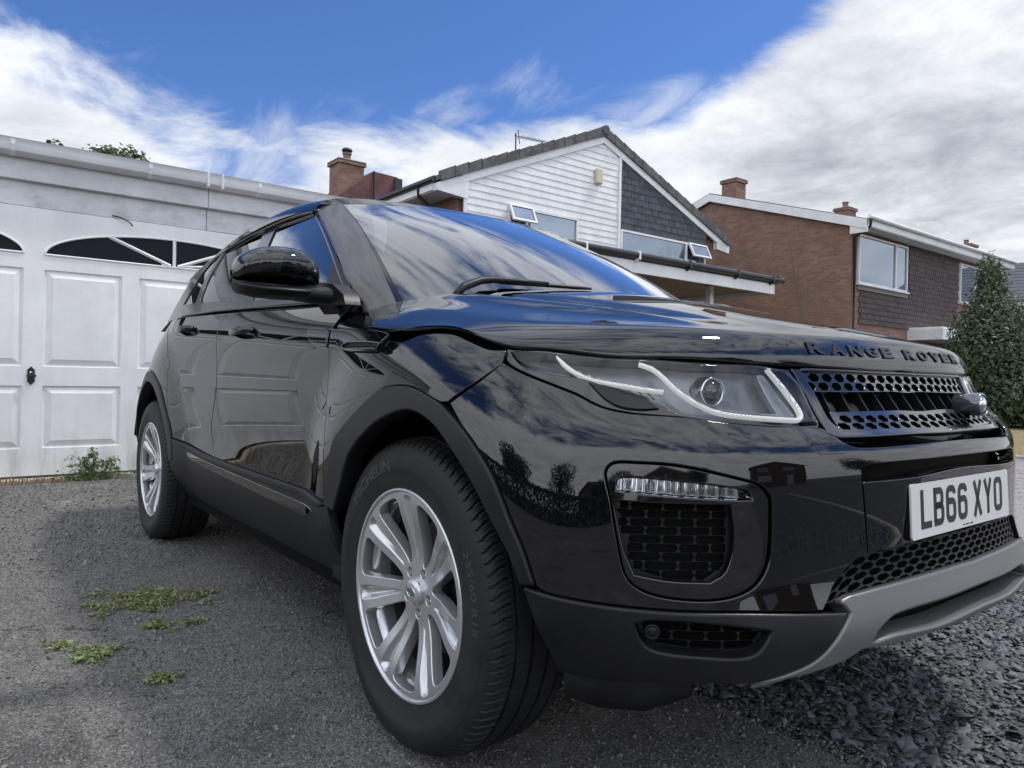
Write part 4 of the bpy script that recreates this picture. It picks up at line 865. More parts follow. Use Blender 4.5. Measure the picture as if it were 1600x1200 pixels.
# bright strip along the belt and up the pillar
def side_tube(name, pts, r, m, off=.006):
    for s in (1, -1):
        Q = [(x, (float(gside(x, z)[1])-off)*s, z) for x, z in pts]; MB().tube(Q, r, 6).build(name, m, CAR, smooth_=True)
side_tube('belt_trim', [(x, belt(x)+.006) for x in np.linspace(-.50, -2.6, 24)], .0055, M_frame, .004)
side_tube('window_trim', [tuple(np.array(p)+[-.014, -.012]) for p in A0[:-1]]+[(-.47, 1.100)], .0035, M_gloss, .004)
# roof, drip rails
grid_surf('roof', roof, np.linspace(0, len(_rx)-1, 90), np.linspace(0, 11, 90), M_paint, CAR)
side_tube('drip_rail', [(x, float(roof_z(x))-.082) for x in np.linspace(-1.15, -3.2, 30)], .006, M_gloss, .002)
# windscreen and pillars
patch('windscreen', S_WS, [[(0, .25), (4, .12)], [(4, .12), (4, 6.88)], [(4, 6.88), (0, 6.75)], [(0, 6.75), (0, .25)]], M_glassW, CAR, gap=0, thick=.004, grid=.03, rim=False)
M_frit = mat('black_glass_edge', (.006, .006, .007), .08)
patch('windscreen_edge', S_WS, [[(0, .05), (4, .02)], [(4, .02), (4, 6.98)], [(4, 6.98), (0, 6.95)], [(0, 6.95), (0, .05)]], M_frit, CAR, gap=0, off=-.0015, thick=.003, grid=.04, holes=[[[(.3, .38), (3.0, .33), (3.84, .34)], [(3.84, .34), (3.80, 3.5), (3.84, 6.66)], [(3.84, 6.66), (3., 6.67), (.3, 6.62)], [(.3, 6.62), (.22, 3.5), (.3, .38)]]])
def pillar(u, v):
    """u 0 bottom .. 5 top, v 0 side edge .. 1 glass edge"""
    u = np.asarray(u, float); v = np.asarray(v, float); u, v = np.broadcast_arrays(u, v)
    a = np.array(A0[::-1]); a[0] = (-.395, 1.045); tt = np.linspace(0, 5, len(a)); ax, az = cub(u, tt, a[:, 0]), cub(u, tt, a[:, 1]); pa = gside(ax, az)+np.array([0, -.004, 0]); pa[..., 1] += .040*(1-smooth(0., .9, u))
    us = np.clip(u/5*4, 0, 4); pb = screen(us, np.full_like(us, .12))+np.array([.002, -.002, .003]); 
    t = v[..., None]; m = (pa+pb)/2+np.array([.35, -.65, .15])*.030*(1-.35*u[..., None]/5)
    return (1-t)**2*pa+2*t*(1-t)*m+t**2*pb
for s in (1, -1):
    pb_ = grid_surf('windscreen_pillar', pillar, np.linspace(0, 5, 40), np.linspace(0, 1, 14), M_pillar, CAR, flip=False)
    if s < 0: mir(pb_); bpy.data.objects.remove(pb_)
pcheck = [ob for ob in CAR.children if ob.name.startswith('windscreen_pillar')]
# header strip between screen and roof
hd = lambda u, v: (1-np.asarray(v)[..., None])*screen(np.full_like(np.asarray(u, float), 4.), u)+np.asarray(v)[..., None]*(roof(np.full_like(np.asarray(u, float), len(_rx)-1.), 1.+np.asarray(u, float)*9/7))
grid_surf('roof_header', hd, np.linspace(0, 7, 40), np.linspace(0, 1, 4), M_gloss, CAR)
# rear window and tailgate top (out of sight from the front)
V = []; F = []
for k, (x, z, y) in enumerate(((-3.36, 1.12, .74), (-3.34, 1.18, .70), (-3.26, 1.40, .56), (-3.36, 1.47, .50))):
    V += [(x, -y, z), (x-.05, 0, z+.01), (x, y, z)]
for k in range(3):
    for j in range(2): a = k*3+j; F.append((a, a+3, a+4, a+1))
mk('rear_window', V, F, M_glassD, CAR)
# cowl under the screen
MB().prism([(-.44, -.78), (-.30, -.70), (-.16, -.42), (-.10, 0), (-.16, .42), (-.30, .70), (-.44, .78)], 1.02, 1.06).build('scuttle_panel', M_clad, CAR)
# ---------------------------------------------------------------- door mirror
def blob(fn, nu=40, nv=28):
    U, V_ = np.meshgrid(np.linspace(0, 2*math.pi, nu, endpoint=False), np.linspace(0, 1, nv), indexing='ij'); P = fn(U, V_); i = np.arange(nu*nv).reshape(nu, nv); j = np.roll(i, -1, 0)
    F = np.stack([i[:, :-1], j[:, :-1], j[:, 1:], i[:, 1:]], -1).reshape(-1, 4); return P.reshape(-1, 3), np.ascontiguousarray(F)
def make_mirror(s):
    root = empty('door_mirror', (-.52, s*.86, 1.09)); root.parent = CAR
    O_ = np.array([-.52, s*.86, 1.09])
    # cap: domed forward, taller in the middle of its outer half; front view outline from the photograph (t = outward 0..1, top z, bottom z)
    tt = [0., .035, .09, .18, .32, .48, .64, .80, .92, .975, 1.]
    top = [1.150, 1.185, 1.205, 1.222, 1.233, 1.236, 1.232, 1.220, 1.200, 1.180, 1.160]
    bot = [1.134, 1.130, 1.128, 1.126, 1.124, 1.123, 1.123, 1.124, 1.127, 1.131, 1.138]
    dep = [.01, .035, .055, .078, .098, .108, .108, .098, .078, .052, .02]
    def shape(zlo, zhi, fr):
        V = []; n = 26
        for k, t in enumerate(np.linspace(0, 1, 30)):
            y = -(.905+.245*t); a, b = float(cub(t, tt, zlo)), float(cub(t, tt, zhi)); d = max(.006, float(cub(t, tt, dep)))*fr; xb = -.60-.03*t
            for q in range(n+1):
                ph = math.pi*q/n; z = (a+b)/2-math.cos(ph)*(b-a)/2; V.append((xb+d*math.sin(ph)**.75+.02, y, z))
        F = [(k*(n+1)+q, (k+1)*(n+1)+q, (k+1)*(n+1)+q+1, k*(n+1)+q+1) for k in range(29) for q in range(n)]
        # flat back
        F += [tuple(k*(n+1) for k in range(29, -1, -1))+tuple(k*(n+1)+n for k in range(30))]
        V = np.array(V)*[1, -s if s < 0 else -1, 1] if False else np.array(V)
        if s > 0: V = V*[1, -1, 1]; F = [f[::-1] for f in F]
        return V-O_, F
    low = [b-.0 for b in bot]; mid = [b+.004 for b in bot]
    V, F = shape(mid, top, 1.); mk('mirror_cap', V, F, M_paint, root, sharp=60)
    base = [1.118, 1.103, 1.096, 1.090, 1.086, 1.085, 1.086, 1.089, 1.096, 1.106, 1.122]
    V, F = shape(base, bot, .97); mk('mirror_base', V, F, M_clad, root, sharp=60)
    # arm to the door
    P = [(-.560, s*1.00, 1.106), (-.555, s*.93, 1.104), (-.545, s*.885, 1.102), (-.52, s*.845, 1.102)]
    V = []; hw = [(.050, .020), (.052, .024), (.055, .026), (.060, .028)]
    for (x, y, z), (a, b) in zip(P, hw):
        for k in range(12): t = 2*math.pi*k/12; V.append((x+a*math.copysign(abs(math.cos(t))**.7, math.cos(t)), y, z+b*math.copysign(abs(math.sin(t))**.7, math.sin(t))))
    F = [(i*12+k, i*12+(k+1) % 12, (i+1)*12+(k+1) % 12, (i+1)*12+k) for i in range(3) for k in range(12)]+[tuple(range(11, -1, -1)), tuple(range(36, 48))]
    if s > 0: F = [f[::-1] for f in F]
    mk('mirror_arm', np.array(V)-O_, F, M_clad, root)
    V = [(-.585, s*(.925+.0), 1.128), (-.59, s*1.12, 1.128), (-.592, s*1.135, 1.17), (-.59, s*1.10, 1.205), (-.585, s*1.0, 1.222), (-.58, s*.93, 1.195)]
    mk('mirror_glass', np.array(V)-[.025, 0, 0]-O_, [tuple(range(6))], M_chrome, root, smooth_=False)
for s in (-1, 1): make_mirror(s)
for s in (-1, 1):
    TS = Matrix(((1, 0, 0, 0), (0, 0, -1, 0), (0, 1, 0, 0), (0, 0, 0, 1)))
    ya, yb = (.845, .893) if s < 0 else (-.893, -.845)
    MB().prism([(-.72, 1.098), (-.46, 1.072), (-.412, 1.070), (-.425, 1.098), (-.50, 1.135), (-.60, 1.150), (-.70, 1.128)], ya, yb, TS).build('mirror_foot', M_clad, CAR, sharp=40)
patch('mirror_sail', S_SIDE, o['sail'], M_clad, CAR, off=.004, gap=0, thick=.01, mirror=True)
# ---------------------------------------------------------------- door handles, side vent
def handle(door, x, z, s=-1):
    k = np.argmin((_gp[..., 0]-x)**2+(_gp[..., 2]-z)**2+(_gp[..., 1] > -.5)*9); p = _gp.reshape(-1, 3)[k]; y0 = abs(p[1])
    V = []; n = 12; pts = [(-.105, .004, .010), (-.085, .026, .013), (-.04, .036, .0145), (.03, .036, .0145), (.07, .030, .0135), (.095, .012, .011), (.10, .0, .009)]
    for dx, out_, h in pts:
        for q in range(n): t = 2*math.pi*q/n; V.append((x-dx, s*(y0+out_+.008*math.cos(t)), z+dx*-.02+h*math.sin(t)))
    F = [(i*n+q, i*n+(q+1) % n, (i+1)*n+(q+1) % n, (i+1)*n+q) for i in range(len(pts)-1) for q in range(n)]+[tuple(range(n-1, -1, -1)), tuple(range((len(pts)-1)*n, len(pts)*n))]
    hd_ = mk('handle', V, F, M_paint, door); 
    T = Matrix.Translation((x-.04+.03, s*(y0+.0005), z-.004)) @ Matrix.Rotation(math.radians(90)*(1 if s < 0 else -1), 4, 'X') @ Matrix.Diagonal((1.5, 1, 1, 1))
    MB().lathe([(0, .001), (.024, .002), (.026, .0), (.026, -.003)], 24, T).build('handle_recess', M_gloss, hd_, smooth_=True)
    MB().lathe([(0, .012), (.008, .011), (.009, .0)], 14, Matrix.Translation((x+.112, s*(y0+.006), z)) @ Matrix.Rotation(math.radians(90)*(1 if s < 0 else -1), 4, 'X')).build('lock_cover', M_paint, hd_, smooth_=True)
for i, s in ((0, -1), (1, 1)):
    handle(fd[i], -1.32, 1.030, s); handle(rd[i], -2.16, 1.075, s)
patch('side_vent_trim', S_SHELL, o['vent_door'], M_gloss, CAR, off=.009, gap=.001, thick=.012, lip=.004, mirror=True)
vf = patch('side_vent_trim', S_SHELL, o['vent_fender'], M_gloss, CAR, off=.009, gap=.001, thick=.012, lip=.004, mirror=True, holes=[o['vent_mesh']])
honey('side_vent_mesh', S_SHELL, o['vent_mesh'], M_clad, CAR, .0085, .0060, .0022, .002, .006, mirror=True, lip=.0004)
# ---------------------------------------------------------------- wiper
def wiper(pts, blade, name='wiper_arm'):
    r = [.010, .013, .012, .010, .008, .006]
    a = MB().tube(pts, r[:len(pts)], 8).build(name, M_clad, CAR, smooth_=True)
    MB().tube(blade, [.004]+[.0065]*(len(blade)-2)+[.004], 6).build('wiper_blade', M_clad, CAR, smooth_=True)
def on_screen(u, v, off): A = S_WS.ab([(u, 7-v)]); return tuple(S_WS.P(A)[0]+S_WS.N(A)[0]*off)
wiper([on_screen(.20, 1.0, .015), on_screen(.42, 1.22, .028), on_screen(.64, 1.50, .024), on_screen(.68, 1.66, .023), on_screen(.70, 1.95, .020), on_screen(.70, 2.30, .017)],
      [on_screen(.70, v, .012) for v in np.linspace(1.72, 2.86, 8)])
wiper([on_screen(-.2, 3.9, .01), on_screen(-.1, 4.1, .02), on_screen(.0, 4.4, .024), on_screen(.05, 4.7, .024), on_screen(.05, 5.0, .02), on_screen(.05, 5.2, .02)],
      [on_screen(.03, v, .010) for v in np.linspace(4.5, 6.2, 8)])
# ---------------------------------------------------------------- number plate
M_plate = mat('plate_white', (.62, .63, .62), .35, bump=(400, .05, .0002)); M_char = mat('plate_black', (.008, .008, .008), .45)
PX, PZ, PT = .842, .6186, .055
plate = empty('number_plate', (PX, 0, PZ)); plate.parent = CAR; plate.rotation_euler = (0, -math.atan(PT), 0)
def rrect(w, h, r, n=6): return [(sx*(w/2-r)+r*math.cos(a), sy*(h/2-r)+r*math.sin(a)) for sx, sy, a0 in ((1, 1, 0), (-1, 1, 90), (-1, -1, 180), (1, -1, 270)) for a in [math.radians(a0+90*k/n) for k in range(n+1)]]
TPL = Matrix(((0, 0, 1, 0), (1, 0, 0, 0), (0, 1, 0, 0), (0, 0, 0, 1)))      # xy -> yz, z -> x
MB().prism(rrect(.520, .111, .008), -.0035, 0., TPL).build('plate_board', M_plate, plate, sharp=30)
MB().prism(rrect(.524, .115, .009), -.014, -.0036, TPL).build('plate_backing', M_gloss, plate, sharp=30)
def stroke(paths, w=.0138, h0=.0, h1=.0006):
    m = MB()
    for pts, closed in paths:
        P = [Vector(p) for p in pts]; n = len(P); L, R = [], []
        for i in range(n):
            a = P[i-1] if (i > 0 or closed) else P[i]; b = P[(i+1) % n] if (i < n-1 or closed) else P[i]
            d0 = (P[i]-a).normalized() if (P[i]-a).length > 1e-9 else (b-P[i]).normalized(); d1 = (b-P[i]).normalized() if (b-P[i]).length > 1e-9 else d0
            t = (d0+d1).normalized(); nn = Vector((-t.y, t.x)); k = 1/max(.6, nn.dot(Vector((-d0.y, d0.x))))
            L.append(P[i]+nn*w/2*k); R.append(P[i]-nn*w/2*k)
        V = []; F = []
        for l, r_ in zip(L, R): V += [(l.x, l.y, h1), (r_.x, r_.y, h1), (l.x, l.y, h0), (r_.x, r_.y, h0)]
        for i in range(n if closed else n-1):
            j = (i+1) % n; F += [(4*i, 4*i+1, 4*j+1, 4*j), (4*i+2, 4*i, 4*j, 4*j+2), (4*i+1, 4*i+3, 4*j+3, 4*j+1)]
        m.add([tuple(TPL @ Vector(v)) for v in V], F)
    return m
def arcp(cx, cy, rx, ry, a0, a1, n=8): return [(cx+rx*math.cos(math.radians(a0+(a1-a0)*k/n)), cy+ry*math.sin(math.radians(a0+(a1-a0)*k/n))) for k in range(n+1)]
H, Wd, q = .079, .050, .0069; x0, x1, y0, y1 = -Wd/2+q, Wd/2-q, -H/2+q, H/2-q; c = .012; ym = .002
def glyph(ch):
    if ch == 'L': return [([(x0, H/2), (x0, y0), (Wd/2, y0)], False)]
    if ch == 'B': return [([(x0, y0), (x0, y1)]+arcp(x1-c-.002, y1-c, c, c, 90, 0, 5)+arcp(x1-c-.002, ym+c, c, c, 0, -90, 5)+[(x0, ym)], False), ([(x0, ym)]+arcp(x1-c, ym-c, c, c, 90, 0, 5)+arcp(x1-c, y0+c, c, c, 0, -90, 5)+[(x0-q, y0)], False), ([(x0, y1), (x0-q, y1)], False)]
    if ch == '6': return [(arcp(x1-c, y1-c, c, c, 0, 90, 6)+arcp(x0+c, y1-c, c, c, 90, 180, 6)+arcp(x0+c, y0+c, c, c, 180, 270, 6)+arcp(x1-c, y0+c, c, c, 270, 360, 6)+arcp(x1-c, .006-c, c, c, 0, 90, 6)+[(x0+.004, .006)], False)]
    if ch == 'X': return [([(-Wd/2+.007, -H/2), (Wd/2-.007, H/2)], False), ([(-Wd/2+.007, H/2), (Wd/2-.007, -H/2)], False)]
    if ch == 'Y': return [([(-Wd/2+.007, H/2), (0, .0), (0, -H/2)], False), ([(Wd/2-.007, H/2), (0, .0)], False)]
    if ch == 'O': return [(arcp(x1-c, y1-c, c, c, 0, 90, 6)+arcp(x0+c, y1-c, c, c, 90, 180, 6)+arcp(x0+c, y0+c, c, c, 180, 270, 6)+arcp(x1-c, y0+c, c, c, 270, 360, 6), True)]
yc = -(7*.050+5*.011+.033)/2+.025
for i, ch in enumerate('LB66XYO'):
    o_ = stroke(glyph(ch), .0135 if ch in 'XY' else .0138).build('plate_character', M_char, plate); o_.location = (0, yc, .002); yc += .061 if i != 3 else .083
for k, (y_, w_) in enumerate(((-.012, .009), (.001, .011), (.013, .006), (.024, .013), (.036, .005))):
    MB().box((.0002, y_, -.0505), (.0005, y_+w_, -.0480)).build('plate_small_print', M_char, plate)
# ---------------------------------------------------------------- camera pod on the far end of the grille
p, n = at_uv(17.75, 7.62, .0); n = Vector(n); n = Vector((1, 0, .04)).normalized()
M_pod = mat('pod_grey', (.10, .11, .13), .18, metal=.5, coat=1.); T = Matrix.Translation(Vector(p)+n*.0) @ n.to_track_quat('Z', 'Y').to_matrix().to_4x4()
pod = MB().lathe([(.024, -.02), (.027, -.01), (.0285, .02), (.0285, .040), (.0265, .043), (.0235, .0435)], 40, T).build('grille_pod', M_pod, CAR, smooth_=True)
MB().lathe([(0, .049), (.010, .0475), (.018, .044), (.0235, .038)], 32, T).build('pod_lens', M_chrome, pod, smooth_=True)
# ---------------------------------------------------------------- interior
MB().box((-1.0, -.72, .80), (-.50, .72, .98), bev=.04).box((-.62, -.70, .90), (-.30, .70, 1.03), bev=.03).build('dashboard', M_dash, CAR, sharp=35)
MB().box((-3.2, -.72, .45), (-.5, .72, .50)).build('cabin_floor', M_dash, CAR)
for y in (-.37, .37):
    st = MB().box((-1.75, y-.25, .50), (-1.25, y+.25, .72), bev=.05).box((-1.88, y-.24, .66), (-1.70, y+.24, 1.22), Matrix.Translation((-1.78, 0, .7)) @ Matrix.Rotation(math.radians(-8), 4, 'Y') @ Matrix.Translation((1.78, 0, -.7)), bev=.06).build('front_seat', M_seat, CAR, sharp=40)
    MB().box((-1.98, y-.13, 1.24), (-1.88, y+.13, 1.42), bev=.035).tube([(-1.92, y-.05, 1.18), (-1.93, y-.05, 1.28)], .006, 6).tube([(-1.92, y+.05, 1.18), (-1.93, y+.05, 1.28)], .006, 6).build('headrest', M_seat, st, sharp=40)
MB().box((-2.75, -.62, .50), (-2.3, .62, .72), bev=.05).box((-2.95, -.62, .66), (-2.78, .62, 1.2), bev=.06).build('rear_seat', M_seat, CAR, sharp=40)
T = Matrix.Translation((-1.12, -.37, .97)) @ Matrix.Rotation(math.radians(65), 4, 'Y')
MB().lathe([(.185+.014*math.cos(a), .014*math.sin(a)) for a in np.linspace(0, 2*math.pi, 9)], 40, T).box((-.18, -.02, -.012), (.18, .02, .0), T).build('steering_wheel', M_dash, CAR, smooth_=True)
MB().box((-1.02, -.13, 1.38), (-.98, .13, 1.45), bev=.012).build('rear_view_mirror', M_dash, CAR, sharp=40)
# ================================================================ GROUND
def ground_mat(name, c0, c1, scale, bump_d, rough=.9, stain=True, big=1.2):
    m = bpy.data.materials.new(name); m.use_nodes = True; t = m.node_tree; b = t.nodes['Principled BSDF']
    g = t.nodes.new('ShaderNodeNewGeometry'); P = g.outputs['Position']
    vo = t.nodes.new('ShaderNodeTexVoronoi'); vo.inputs['Scale'].default_value = scale; t.links.new(P, vo.inputs['Vector'])
    vo2 = t.nodes.new('ShaderNodeTexVoronoi'); vo2.inputs['Scale'].default_value = scale*.42; t.links.new(P, vo2.inputs['Vector'])
    sx = t.nodes.new('ShaderNodeSeparateColor'); t.links.new(vo.outputs['Color'], sx.inputs[0])
    n1 = noise(t, P, big, 8, .65, .4); n2 = noise(t, P, scale*.12, 6, .7)
    f = math_(t, 'ADD', math_(t, 'MULTIPLY', sx.outputs[0], .5), math_(t, 'MULTIPLY', n2, .5))
    col = mixc(t, maprange(t, f, .25, .85), c0, c1)
    if stain:
        col = mixc(t, maprange(t, n1, .56, .72, 0, .45), col, tuple(x*2.1 for x in c1))
        col = mixc(t, maprange(t, n1, .46, .34, 0, .55), col, tuple(x*.55 for x in c0))
        spk = maprange(t, sx.outputs[1], .955, .985); col = mixc(t, math_(t, 'MULTIPLY', spk, .6), col, (.33, .32, .30))
        n3 = noise(t, P, 5.5, 9, .72, .6, w=3.3); col = mixc(t, maprange(t, n3, .60, .70, 0, .5), col, (.21, .205, .195))
    if stain:
        wn = t.nodes.new('ShaderNodeVectorMath'); wn.operation = 'MULTIPLY_ADD'; nn = t.nodes.new('ShaderNodeTexNoise'); nn.inputs['Scale'].default_value = 3.; nn.inputs['Detail'].default_value = 6; t.links.new(P, nn.inputs['Vector']); t.links.new(nn.outputs['Color'], wn.inputs[0]); wn.inputs[1].default_value = (.5, .5, .5); t.links.new(P, wn.inputs[2])
        cr = t.nodes.new('ShaderNodeTexVoronoi'); cr.feature = 'DISTANCE_TO_EDGE'; cr.inputs['Scale'].default_value = .75; t.links.new(wn.outputs[0], cr.inputs['Vector'])
        crk = math_(t, 'MULTIPLY', maprange(t, cr.outputs['Distance'], .0012, .0055, 1., 0.), maprange(t, noise(t, P, 1.9, 3, .5, w=7.), .47, .58)); col = mixc(t, math_(t, 'MULTIPLY', crk, .8), col, (.012, .012, .012))
    t.links.new(col, b.inputs['Base Color']); b.inputs['Roughness'].default_value = rough; b.inputs['Specular IOR Level'].default_value = .35
    h = math_(t, 'ADD', math_(t, 'MULTIPLY', vo.outputs['Distance'], -.6), math_(t, 'MULTIPLY', vo2.outputs['Distance'], -.5)); h = math_(t, 'ADD', h, math_(t, 'MULTIPLY', n2, .9))
    bp = t.nodes.new('ShaderNodeBump'); bp.inputs['Strength'].default_value = .9; bp.inputs['Distance'].default_value = bump_d; t.links.new(h, bp.inputs['Height']); t.links.new(bp.outputs[0], b.inputs['Normal'])
    return m
M_tar = ground_mat('worn_tarmac', (.066, .063, .061), (.215, .206, .200), 210, .0045)
M_road = ground_mat('road_tarmac', (.05, .05, .05), (.09, .09, .09), 60, .004, stain=False)
M_soil = ground_mat('slate_bed', (.035, .037, .042), (.11, .115, .125), 45, .02, stain=False)
M_grass = ground_mat('dry_lawn', (.16, .13, .065), (.30, .25, .13), 30, .03, stain=False)
tag(mk('ground', [(-900, -900, -.05), (900, -900, -.05), (900, 900, -.05), (-900, 900, -.05)], [(0, 1, 2, 3)], M_road, smooth_=False), kind='structure')
def sheet(name, x0, x1, y0, y1, z, m, nx=2, ny=2, amp=0., kind='structure'):
    X, Y = np.meshgrid(np.linspace(x0, x1, nx), np.linspace(y0, y1, ny), indexing='ij')
    Z = np.full_like(X, z)
    if amp: Z = Z+amp*(np.sin(X*2.1+.7)*np.cos(Y*1.7)+.5*np.sin(X*5.3+Y*4.1))*np.clip(np.hypot(X, Y+1.2)-.4, 0, 1)-0
    i = np.arange(nx*ny).reshape(nx, ny); F = np.stack([i[:-1, :-1], i[1:, :-1], i[1:, 1:], i[:-1, 1:]], -1).reshape(-1, 4)
    return tag(mk(name, np.stack([X, Y, Z], -1).reshape(-1, 3), F, m), kind=kind)
sheet('driveway', -12, 9, -14, -.12, 0., M_tar, 2, 2)
sheet('driveway', -12, -.55, -.12, 2.0, -.002, M_tar)
sheet('slate_bed', -.55, 9, -.12, 2.0, -.012, M_soil)
sheet('lawn', -14, 8, 8.75, 17.6, .03, M_grass)
# loose aggregate on the tarmac (tiny, uncountable)
def chips(name, n, area_, size, flat, m, z=0., dens=None, seed=3, label=None, cat=None):
    r = np.random.default_rng(seed); P = np.stack([r.uniform(area_[0], area_[1], n), r.uniform(area_[2], area_[3], n)], 1)
    if dens is not None: P = P[dens(P, r)]
    n = len(P); s = size*np.exp(r.normal(0, .38, n)); a = r.uniform(0, 6.283, n)
    base = np.array([(-1, -.5, 0), (.1, -.85, 0), (1, -.25, 0), (.7, .7, 0), (-.45, .75, 0), (-.75, -.35, 1), (.1, -.6, 1), (.75, -.1, 1), (.45, .5, 1), (-.4, .5, 1)], float)
    V = np.repeat(base[None], n, 0)*[1, 1, 1]; V[:, :, :2] += r.normal(0, .16, V[:, :, :2].shape); V[:, :, 2] *= flat*r.uniform(.5, 1.5, n)[:, None]; V[:, 5:, 2] += r.normal(0, .18*flat, (n, 5))
    V *= s[:, None, None]; t1, t2 = r.normal(0, .28, n), r.normal(0, .28, n)
    V[:, :, 2] += V[:, :, 0]*t1[:, None]+V[:, :, 1]*t2[:, None]
    c, s_ = np.cos(a)[:, None], np.sin(a)[:, None]; X = V[:, :, 0]*c-V[:, :, 1]*s_; Y = V[:, :, 0]*s_+V[:, :, 1]*c
    Z = V[:, :, 2]-V[:, :, 2].min(1)[:, None]*.45+z
    W_ = np.stack([X+P[:, :1], Y+P[:, 1:], Z], -1).reshape(-1, 3)
    o5 = (np.arange(n)*10)[:, None]
    tri = np.array([(5, 6, 7), (5, 7, 8), (5, 8, 9), (0, 1, 6), (0, 6, 5), (1, 2, 7), (1, 7, 6), (2, 3, 8), (2, 8, 7), (3, 4, 9), (3, 9, 8), (4, 0, 5), (4, 5, 9)])
    F = (o5[:, :, None]+tri[None]).reshape(-1, 3)
    return tag(mk(name, W_, F.astype(np.int32), m, smooth_=False), label, cat, kind='stuff')
def stone_mat(name, c0, c1, rough=.6):
    m = bpy.data.materials.new(name); m.use_nodes = True; t = m.node_tree; b = t.nodes['Principled BSDF']; g = t.nodes.new('ShaderNodeNewGeometry')
    rn = g.outputs['Random Per Island']; n = noise(t, g.outputs['Position'], 90, 5, .6)
    c = mixc(t, maprange(t, rn, 0, 1, smoothstep=False), c0, c1); c = mixc(t, math_(t, 'MULTIPLY', n, .5), c, tuple(x*.6 for x in c0)); t.links.new(c, b.inputs['Base Color']); b.inputs['Roughness'].default_value = rough
    return m
M_slate = stone_mat('blue_slate', (.045, .048, .056), (.20, .208, .225), .78); M_grit = stone_mat('loose_grit', (.045, .044, .043), (.30, .29, .27), .8)
chips('slate_gravel', 46000, (-.5, 3.2, -.12, 1.98), .0088, .17, M_slate, -.008, lambda P, r: (P[:, 0] < 1.7) | (r.random(len(P)) < .25), 3, 'loose blue grey slate chippings beside and under the car nose', 'gravel')
chips('loose_grit', 60000, (-2.2, .9, -1.75, -.05), .0023, .7, M_grit, -.0005, lambda P, r: r.random(len(P)) < np.interp(P[:, 1], [-1.75, -.3, -.1], [.5, .8, 1]), 5, 'fine loose grit scattered over the worn tarmac', 'grit')
chips('loose_grit', 24000, (-5.1, -2.2, -2.4, -.4), .0036, .7, M_grit, -.0005, None, 6, 'coarser loose grit on the tarmac towards the garage', 'grit')
# concrete edging, brick border, block paving
M_conc = mat('pale_concrete', (.36, .34, .31), .85, bump=(60, .4, .002), var=(7, .25)); M_redb = stone_mat('red_border_brick', (.26, .10, .07), (.38, .17, .12), .8); M_block = stone_mat('grey_paving_block', (.22, .21, .22), (.34, .31, .31), .8)
ed = empty('paving_edge', (0, 2.03, 0), kind='structure')
MB().box((-.9, 1.99, -.03), (9, 2.06, .02), bev=.008).build('concrete_edging', M_conc, None); bpy.data.objects['concrete_edging'].parent = ed; bpy.data.objects['concrete_edging'].location = (0, -2.03, 0)
pv = empty('block_paving', (0, 5, 0), kind='structure')
tag(mk('paving_bed', [(-6, 2.06, -.006), (9, 2.06, -.006), (9, 8.7, -.006), (-6, 8.7, -.006)], [(0, 1, 2, 3)], M_soil, smooth_=False), kind='structure')
_blk = MB().box((-.098, -.048, -.03), (.098, .048, .012), bev=.005); _bm = None
def block(x, y, rz, m, cache={}):
    k = m.name
    if k not in cache:
        cache[k] = _blk.build('block', m); me = cache[k].data; bpy.data.objects.remove(cache[k]); cache[k] = me
    o_ = bpy.data.objects.new('block', cache[k]); SC.collection.objects.link(o_); o_.parent = pv; o_.location = (x, y-5, random.uniform(-.002, .002)); o_.rotation_euler = (random.gauss(0, .006), random.gauss(0, .006), rz)
for k in range(26): block(-.75+k*.103, 2.165, math.pi/2, M_redb)
nb = 0; rest = MB()
for r_ in range(66):
    for c in range(44):
        x = -4.2+c*.202+(r_ % 2)*.101; y = 2.32+r_*.0985
        near = (-.18-.17*(y-2.3) < x < .62-.17*(y-2.3)+.25)
        if near and nb < 270: block(x, y, 0, M_block); nb += 1
        elif x < 3: rest.box((x-.098, y-.046, -.03), (x+.098, y+.046, .010+random.uniform(-.002, .002)))
rest.build('paving_blocks', M_block, pv); bpy.data.objects['paving_blocks'].location = (0, -5, 0); bpy.data.objects['paving_blocks']['kind'] = 'stuff'
MB().box((-14, 8.68, -.03), (8, 8.78, .05), bev=.01).build('lawn_edging', M_conc); tag(bpy.data.objects['lawn_edging'], kind='structure')
# ================================================================ PLANTS
def leaf_mat(name, c0, c1, c2=None, rough=.5, trans=.25):
    m = bpy.data.materials.new(name); m.use_nodes = True; t = m.node_tree; b = t.nodes['Principled BSDF']; g = t.nodes.new('ShaderNodeNewGeometry')
    rn = g.outputs['Random Per Island']; n = noise(t, g.outputs['Position'], 1.6, 4, .6)
    c = mixc(t, rn, c0, c1); c = mixc(t, maprange(t, n, .35, .7, 0, .7), c, c2 or c1)
    t.links.new(c, b.inputs['Base Color']); b.inputs['Roughness'].default_value = rough
    o_ = t.nodes['Material Output']; tl = t.nodes.new('ShaderNodeBsdfTranslucent'); t.links.new(c, tl.inputs[0]); mx = t.nodes.new('ShaderNodeMixShader'); mx.inputs[0].default_value = trans
    t.links.new(b.outputs[0], mx.inputs[1]); t.links.new(tl.outputs[0], mx.inputs[2]); t.links.new(mx.outputs[0], o_.inputs[0]); return m
M_leafd = leaf_mat('dark_leaf', (.038, .070, .034), (.085, .135, .060), (.055, .100, .048)); M_leafm = leaf_mat('mid_leaf', (.04, .075, .022), (.08, .13, .04)); M_weed = leaf_mat('weed_leaf', (.12, .18, .06), (.28, .36, .15), (.22, .24, .10)); M_straw = leaf_mat('dead_stem', (.30, .20, .10), (.42, .32, .18), rough=.8)
M_bark = mat('bark', (.06, .05, .04), .9, bump=(30, .5, .01))
